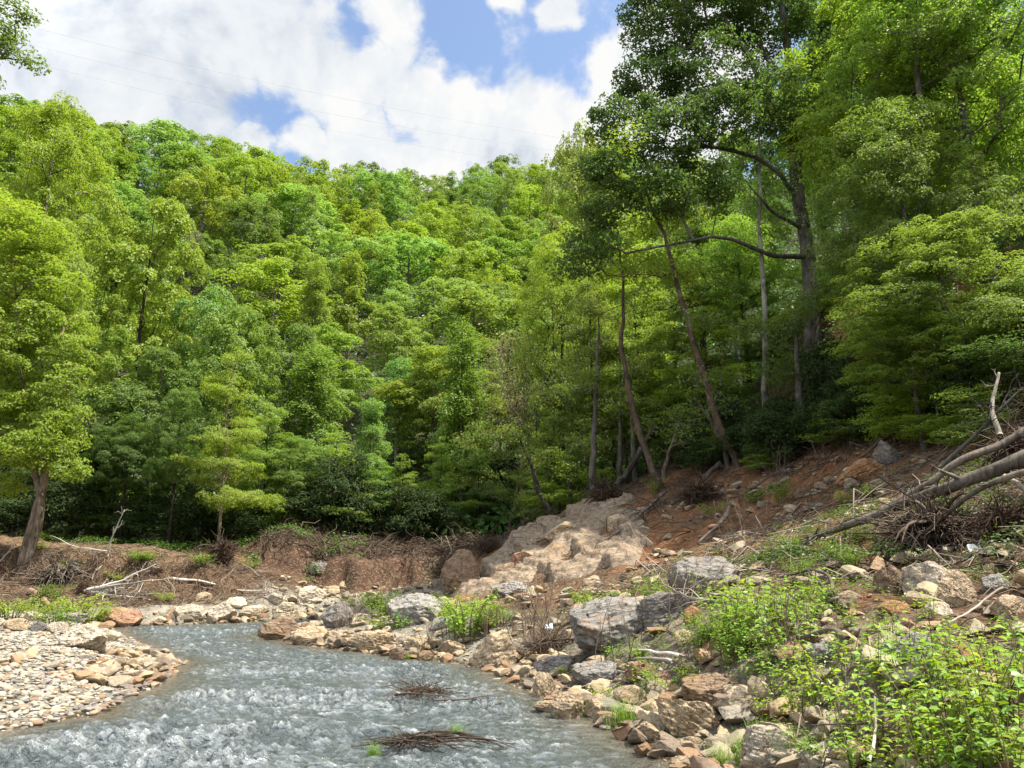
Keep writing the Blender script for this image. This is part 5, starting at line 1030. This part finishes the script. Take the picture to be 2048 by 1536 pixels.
wood('driftwood_heap', [(None, m)], 'heap of brown driftwood and twigs on the right shore', 'driftwood', (.10, .072, .052), q)
for k, (px, py, n, ln, lab) in enumerate([(690, 1258, 22, 1.3, 'bare reddish twigs around the left grey boulder'), (850, 1300, 14, .8, 'bare twigs in front of the large rounded grey boulder'), (1010, 1280, 20, 1.1, 'bare grey twigs right of the bushy green plant'), (1060, 1275, 10, 1.9, 'tall pale bare sapling behind the driftwood heap'), (790, 1205, 16, 1.4, 'thin bare twigs behind the rounded grey boulder'), (1230, 1345, 8, 1.7, 'reddish bare twigs rising right of the driftwood heap'), (1590, 1310, 14, .9, 'bare pale twig bush among the fresh plants'), (1365, 1235, 14, 1.2, 'bare twig bush in front of the root-draped boulder'), (1490, 1085, 12, 1.6, 'bare sapling above the root-draped boulder'), (1560, 980, 10, 1.6, 'thin bare saplings on the soil slide'), (560, 1200, 12, .9, 'bare twigs at the far bend of the shore')]):
    q = hit(px, py); m = MB(); rr = np.random.default_rng(400+k)
    for _ in range(n):
        a = rr.uniform(0, 6.28); o = rr.uniform(.1, .5)*ln; b = q+np.array([rr.normal()*.25, rr.normal()*.25, -.03]); e = b+np.array([math.cos(a)*o, math.sin(a)*o*.7, ln*rr.uniform(.5, 1.1)]); branchy(m, smooth_path([b, (b+e)/2+rr.normal(size=3)*.06*ln, e], 8, .03, k*40+_), .010, .003, rr, 4, .35, (.3, 1), .45, 2, 5)
    wood('bare_shrub', [(None, m)], lab, 'bare shrub', (.14, .10, .075), q, group='leafless shrubs of the bank')
# upturned root plates
def root_plate(px, py, w, h, lab, logpts=None, lr=(.2, .1), col=(.07, .045, .03), seed=0, Y=None, bark=(.10, .085, .07), twigs=260):
    rr = np.random.default_rng(500+seed); q = hit(px, py) if Y is None else at(px, py, Y); d = proj(q)[2]; Wd, Hh = w*d/F, h*d/F; c = q+np.array([0, .2, Hh*.42]); m = MB()
    V, Fc = rock_geo(600+seed, 4, 6, .8, .22, tight=.75); m.add(V*np.array([Wd*.36, Wd*.26, Hh*.52])+c, Fc, rr.uniform(0, .5, len(Fc)))
    tangle(m, c, (Wd*.42, Wd*.34, Hh*.5), twigs, Wd*.40, .018*Wd/2+.003, rr, .9, .6, .25)
    for _ in range(12):
        a = rr.uniform(0, 6.28); dd = np.array([math.cos(a), .5*rr.normal(), math.sin(a)*.8]); branchy(m, smooth_path([c, c+dd*Wd*.35, c+dd*Wd*.62+np.array([0, 0, -.2*Wd])], 9, .1, seed*30+_), .03*Wd, .006, rr, 5, .45, (.4, 1), .6, 2, 5)
    pr = [('root_mass', m, col, M_TWIG)]
    if logpts is not None:
        t = MB(); P = [c]+[at(*z) for z in logpts]; branchy(t, smooth_path(P, 22, .10, seed), lr[0], lr[1], rr, 7, .16, (.45, 1), .7, 2, 10); pr.append(('trunk', t, bark, M_BARK))
        wood('uprooted_tree', pr, lab, 'uprooted tree', None, q); return
    wood('root_mass', pr, lab, 'root mass', col, q, M_TWIG, 'root masses')
root_plate(1212, 1012, 85, 62, 'uprooted tree with dark root plate and trunk leaning right on the outcrop', [(1250, 950, 42), (1300, 870, 42.5), (1362, 775, 43)], (.20, .12), seed=1)
root_plate(440, 1128, 75, 56, 'dark upturned root plate on the left bank beside the path', seed=2)
root_plate(1885, 1092, 220, 84, 'mat of dangling fine roots above the pale banded boulder', seed=3, twigs=700, col=(.085, .062, .045))
root_plate(2030, 1085, 130, 100, 'dark root mass at the right edge above the boulders', seed=4, twigs=500)
root_plate(2065, 950, 170, 120, 'big brown root mass of the fallen trees at the upper right edge', seed=10, twigs=420, col=(.09, .062, .045))
root_plate(305, 1160, 40, 30, 'small root clump beside the fallen white pole', seed=5)
root_plate(110, 1165, 120, 44, 'grey fan of washed roots below the twin-trunk tree', seed=6, twigs=500, col=(.14, .115, .09))
root_plate(1400, 1005, 90, 44, 'ragged root clump on the lip of the soil bank', seed=7, twigs=420)
root_plate(975, 1108, 50, 40, 'dark root clump behind the outcrop foot', seed=8)
root_plate(160, 1192, 34, 36, 'dark root stump at the base of the bleached limbs', seed=9)
# the three fallen trees on the right: trunks over the bank, their roots up in the top right
def log(pts, r0, r1, lab, bark, seed, nb=5, bl=.12, roots=None):
    rr = np.random.default_rng(700+seed); P = smooth_path([at(*p) for p in pts], 30, .03, seed); t = MB(); branchy(t, P, r0, r1, rr, nb, bl, (.35, 1), .8, 3, 12)
    b = P[0]; pr = [('trunk', t, bark, M_BARK)]
    if roots:
        m = MB(); V, Fc = rock_geo(640+seed, 4, 6, .9, .25, tight=.75); m.add(V*np.array(roots)*.55+b, Fc, rr.uniform(0, .5, len(Fc))); tangle(m, b, roots, 420, roots[0]*.5, .008, rr, 1, .55, .3); pr.append(('root_mass', m, (.075, .05, .035), M_TWIG)); wood('fallen_tree', pr, lab, 'fallen tree', None, b, group='fallen trees on the right bank')
    else: wood('fallen_tree', [(None, t)], lab, 'fallen tree', bark, b, M_BARK, 'fallen trees on the right bank')
log([(2150, 865, 14.5), (2030, 925, 14.8), (1920, 965, 15.3), (1800, 1012, 16.2), (1700, 1048, 17), (1615, 1078, 17.8)], .16, .06, 'thickest mossy fallen trunk, middle of the three on the right bank', (.115, .10, .082), 1, 6, .10, (.9, .7, .8))
log([(2120, 815, 15.5), (2000, 890, 15.6), (1925, 920, 15.7), (1860, 965, 16), (1760, 1020, 16.6), (1650, 1068, 17.4), (1560, 1110, 18.2), (1500, 1140, 18.6)], .10, .02, 'longest slender fallen trunk, uppermost of the three, ending in twigs', (.15, .125, .10), 2, 16, .16, (1.0, .9, .9))
log([(2130, 920, 13.4), (2020, 955, 13.6), (1945, 985, 14), (1880, 1040, 14.6), (1815, 1085, 15.2)], .075, .02, 'short fallen trunk bending down, lowest of the three on the right bank', (.125, .105, .085), 3, 5, .2)
log([(2060, 990, 13.4), (2035, 968, 13.6), (2010, 950, 14)], .05, .03, 'bleached broken stub poking out at the right edge', (.34, .31, .26), 4, 2, .3)
log([(2000, 870, 17), (1985, 820, 17.3), (1998, 745, 17.6)], .06, .03, 'pale broken snag standing up at the upper right root mass', (.32, .29, .24), 5, 3, .3)
log([(1880, 935, 18), (1960, 860, 17.5), (2060, 760, 17)], .05, .02, 'thin dead pole with drooping needles slanting up at the right edge', (.09, .085, .075), 6, 16, .35)
def pole(pts, r0, r1, lab, col, seed, nb=3, bl=.12, name='dead_branch', up=False):
    rr = np.random.default_rng(800+seed); P = [hit(p[0], p[1])+np.array([0, 0, p[2]]) for p in pts[:1]]
    for p in pts[1:]:
        q = hit(p[0], p[1]+4)+np.array([0, 0, p[2]]); P.append(at(p[0], p[1], P[0][1]-.15*len(P)) if up or abs(q[1]-P[0][1]) > 9 else q); m = MB(); branchy(m, smooth_path(P, 20, .06, seed), r0, r1, rr, nb, bl, (.3, 1), .7, 2, 7); wood(name, [(None, m)], lab, 'dead branch', col, P[0], group='dead branches on the banks')
pole([(1330, 1000, .35), (1275, 1045, .3), (1215, 1090, .25), (1165, 1130, .15)], .09, .03, 'long dead pole lying down the right part of the outcrop', (.11, .085, .065), 1, 6, .2)
pole([(1460, 1030, .3), (1440, 1060, .25), (1395, 1090, .15)], .06, .04, 'straight dead pole lying across the soil slide', (.12, .09, .07), 2, 2)
pole([(1440, 940, .3), (1400, 975, .3), (1345, 1015, .2)], .12, .08, 'thick leaning dead log from the red soil pocket down the bank', (.075, .06, .048), 3, 4)
pole([(345, 1165, .2), (400, 1168, .25), (470, 1180, .15), (540, 1182, .1)], .075, .02, 'fallen white pole lying along the far left bank', (.42, .37, .30), 4, 6, .25)
for k, (e1, e2) in enumerate([((230, 1165), (312, 1128)), ((240, 1180), (300, 1140)), ((235, 1195), (330, 1185)), ((225, 1172), (345, 1155)), ((230, 1190), (300, 1200))]):
    lab = ['highest', 'second highest', 'lowest nearly level', 'long middle', 'short lower'][k]; pole([(166, 1192, .25), (e1[0], e1[1], .45), (e2[0], e2[1], .6)], .09, .015, f'{lab} bleached limb fanning out from the left bank stump', (.46, .42, .36), 10+k, 9, .3, up=True)
pole([(1520, 1245, .35), (1450, 1252, .45), (1330, 1212, .5), (1250, 1205, .45)], .03, .008, 'long thin dead branch arching over the big layered boulder', (.24, .20, .16), 20, 9, .3)
pole([(900, 1120, .4), (902, 1105, .8), (892, 1072, 1.7)], .04, .02, 'bleached stick standing up on the brown block', (.45, .40, .32), 21, 0, up=True)
pole([(1060, 1250, .3), (1062, 1200, 1.3), (1057, 1170, 1.9)], .02, .008, 'thin white stick standing behind the driftwood heap', (.48, .44, .38), 22, 3, up=True)
pole([(205, 1135, .1), (190, 1148, .2), (182, 1165, .2)], .05, .03, 'pale stick hanging down the left bank', (.38, .33, .26), 23, 2)
pole([(215, 1110, .2), (160, 1095, .6), (100, 1070, 1.2)], .04, .015, 'long pale dead bough lying before the left thicket', (.30, .26, .21), 24, 5, .3, up=True)
pole([(215, 1115, .1), (222, 1080, 1.0), (250, 1020, 3.0)], .05, .015, 'tall pale dead sapling on the left bank', (.34, .31, .26), 25, 8, .3, up=True)
pole([(0, 1130, .2), (12, 1110, .5), (28, 1090, .9)], .05, .02, 'white stick rising at the left edge of the bank', (.45, .42, .36), 26, 2, .3, up=True)
pole([(60, 1190, .2), (85, 1205, .25), (95, 1215, .2)], .16, .10, 'broken reddish log stump on the left bank', (.20, .115, .07), 27, 0)
pole([(1695, 1235, .12), (1620, 1180, .35), (1555, 1185, .3)], .045, .02, 'curved brown branch lying in the right bank plants', (.13, .105, .085), 28, 3, .2)
pole([(2010, 1205, .2), (1960, 1235, .2), (1905, 1262, .12)], .018, .010, 'thin stick lying on the slope below the wedge boulder', (.22, .18, .14), 29, 1)
pole([(1700, 1320, .25), (1660, 1305, .3), (1605, 1295, .15)], .05, .03, 'short rotten log behind the smooth grey rock', (.10, .075, .055), 30, 2)
pole([(1370, 1330, .12), (1320, 1318, .15), (1265, 1312, .12)], .035, .02, 'bleached drift stick on the red-brown flat rock', (.36, .32, .27), 31, 2)
pole([(1345, 1340, .14), (1300, 1330, .16), (1262, 1326, .12)], .03, .02, 'grey drift stick beside the bleached one on the flat rock', (.26, .235, .20), 32, 2)
pole([(1290, 1375, .1), (1240, 1355, .16), (1220, 1345, .1)], .02, .01, 'short pale stick on the smooth grey shore rock', (.38, .34, .28), 33, 1)
pole([(1745, 1490, .2), (1690, 1492, .22), (1625, 1492, .2)], .014, .008, 'thin dark stick lying over the pale boulders at the bottom', (.10, .08, .06), 34, 2)
pole([(1740, 1545, .1), (1755, 1515, .3), (1765, 1490, .45)], .018, .010, 'forked pale twig at the bottom edge among leaves', (.34, .31, .26), 35, 2)
pole([(1800, 880, .4), (1760, 905, .4), (1700, 945, .3)], .06, .03, 'thin dead log lying beside the orange slab', (.14, .10, .07), 36, 3)
pole([(1590, 940, .3), (1510, 985, .3), (1480, 1000, .2)], .05, .03, 'dead log lying on the top edge of the soil slide', (.085, .065, .05), 37, 5, .25)
# scraps of rubbish left by the flood
def scrap(px, py, s, col, lab, up=.25):
    rr = np.random.default_rng(int(px)); q = hit(px, py)+np.array([0, 0, up]); u = np.linspace(-1, 1, 9); X, Y = np.meshgrid(u, u); Z = fb2(X+px, Y, .7, 3)*.35; V = np.stack([X*s, Y*s*.3+Z*s*.4, Z*s+Y*s*.5], -1).reshape(-1, 3); i = np.arange(8)[:, None]*9; j = np.arange(8)[None]
    o = link('plastic_scrap', mesh('scrap', V, [np.stack([i+j, i+j+1, i+10+j, i+9+j], -1).reshape(-1, 4)], True), plain_mat('scrap_'+str(int(px)), col, .4, .06), None, q); o.modifiers.new('thickness', 'SOLIDIFY').thickness = .006; tag(o, lab, 'litter', 'flood rubbish')
scrap(1098, 1288, .10, (.42, .60, .66), 'pale blue plastic scrap caught on the driftwood heap', .42)
scrap(1952, 1112, .12, (.75, .77, .80), 'white scrap lying under the root mat on the right slope', .12)
scrap(992, 1078, .35, (.62, .64, .64), 'pale scrap in the dark gap behind the outcrop', .2)
scrap(390, 1090, .30, (.72, .73, .72), 'white scrap on top of the left root plate', .9)

# ------------------------------------------------------------------ power lines across the valley
M_WIRE = plain_mat('wire', (.40, .42, .45), .5, .05)
for pts, lab in [([(-250, -18), (44, 50), (300, 113), (527, 164), (830, 225), (1143, 279), (1300, 303)], 'topmost of the three power lines across the sky'), ([(-250, 15), (57, 89), (300, 148), (571, 210), (830, 258), (1111, 302), (1300, 330)], 'middle one of the three power lines across the sky'), ([(-250, 48), (82, 130), (250, 171), (444, 216), (760, 278), (1080, 330), (1300, 362)], 'lowest of the three power lines across the sky')]:
    Ys = np.interp([p[0] for p in pts], [-250, 1300], [120, 200]); P = smooth_path([at(p[0], p[1], Y) for p, Y in zip(pts, Ys)], 60); m = MB(); m.tube(P, .017, 5); o = link('power_line', m.mesh('power_line'), M_WIRE); tag(o, lab, 'power line', 'power lines')
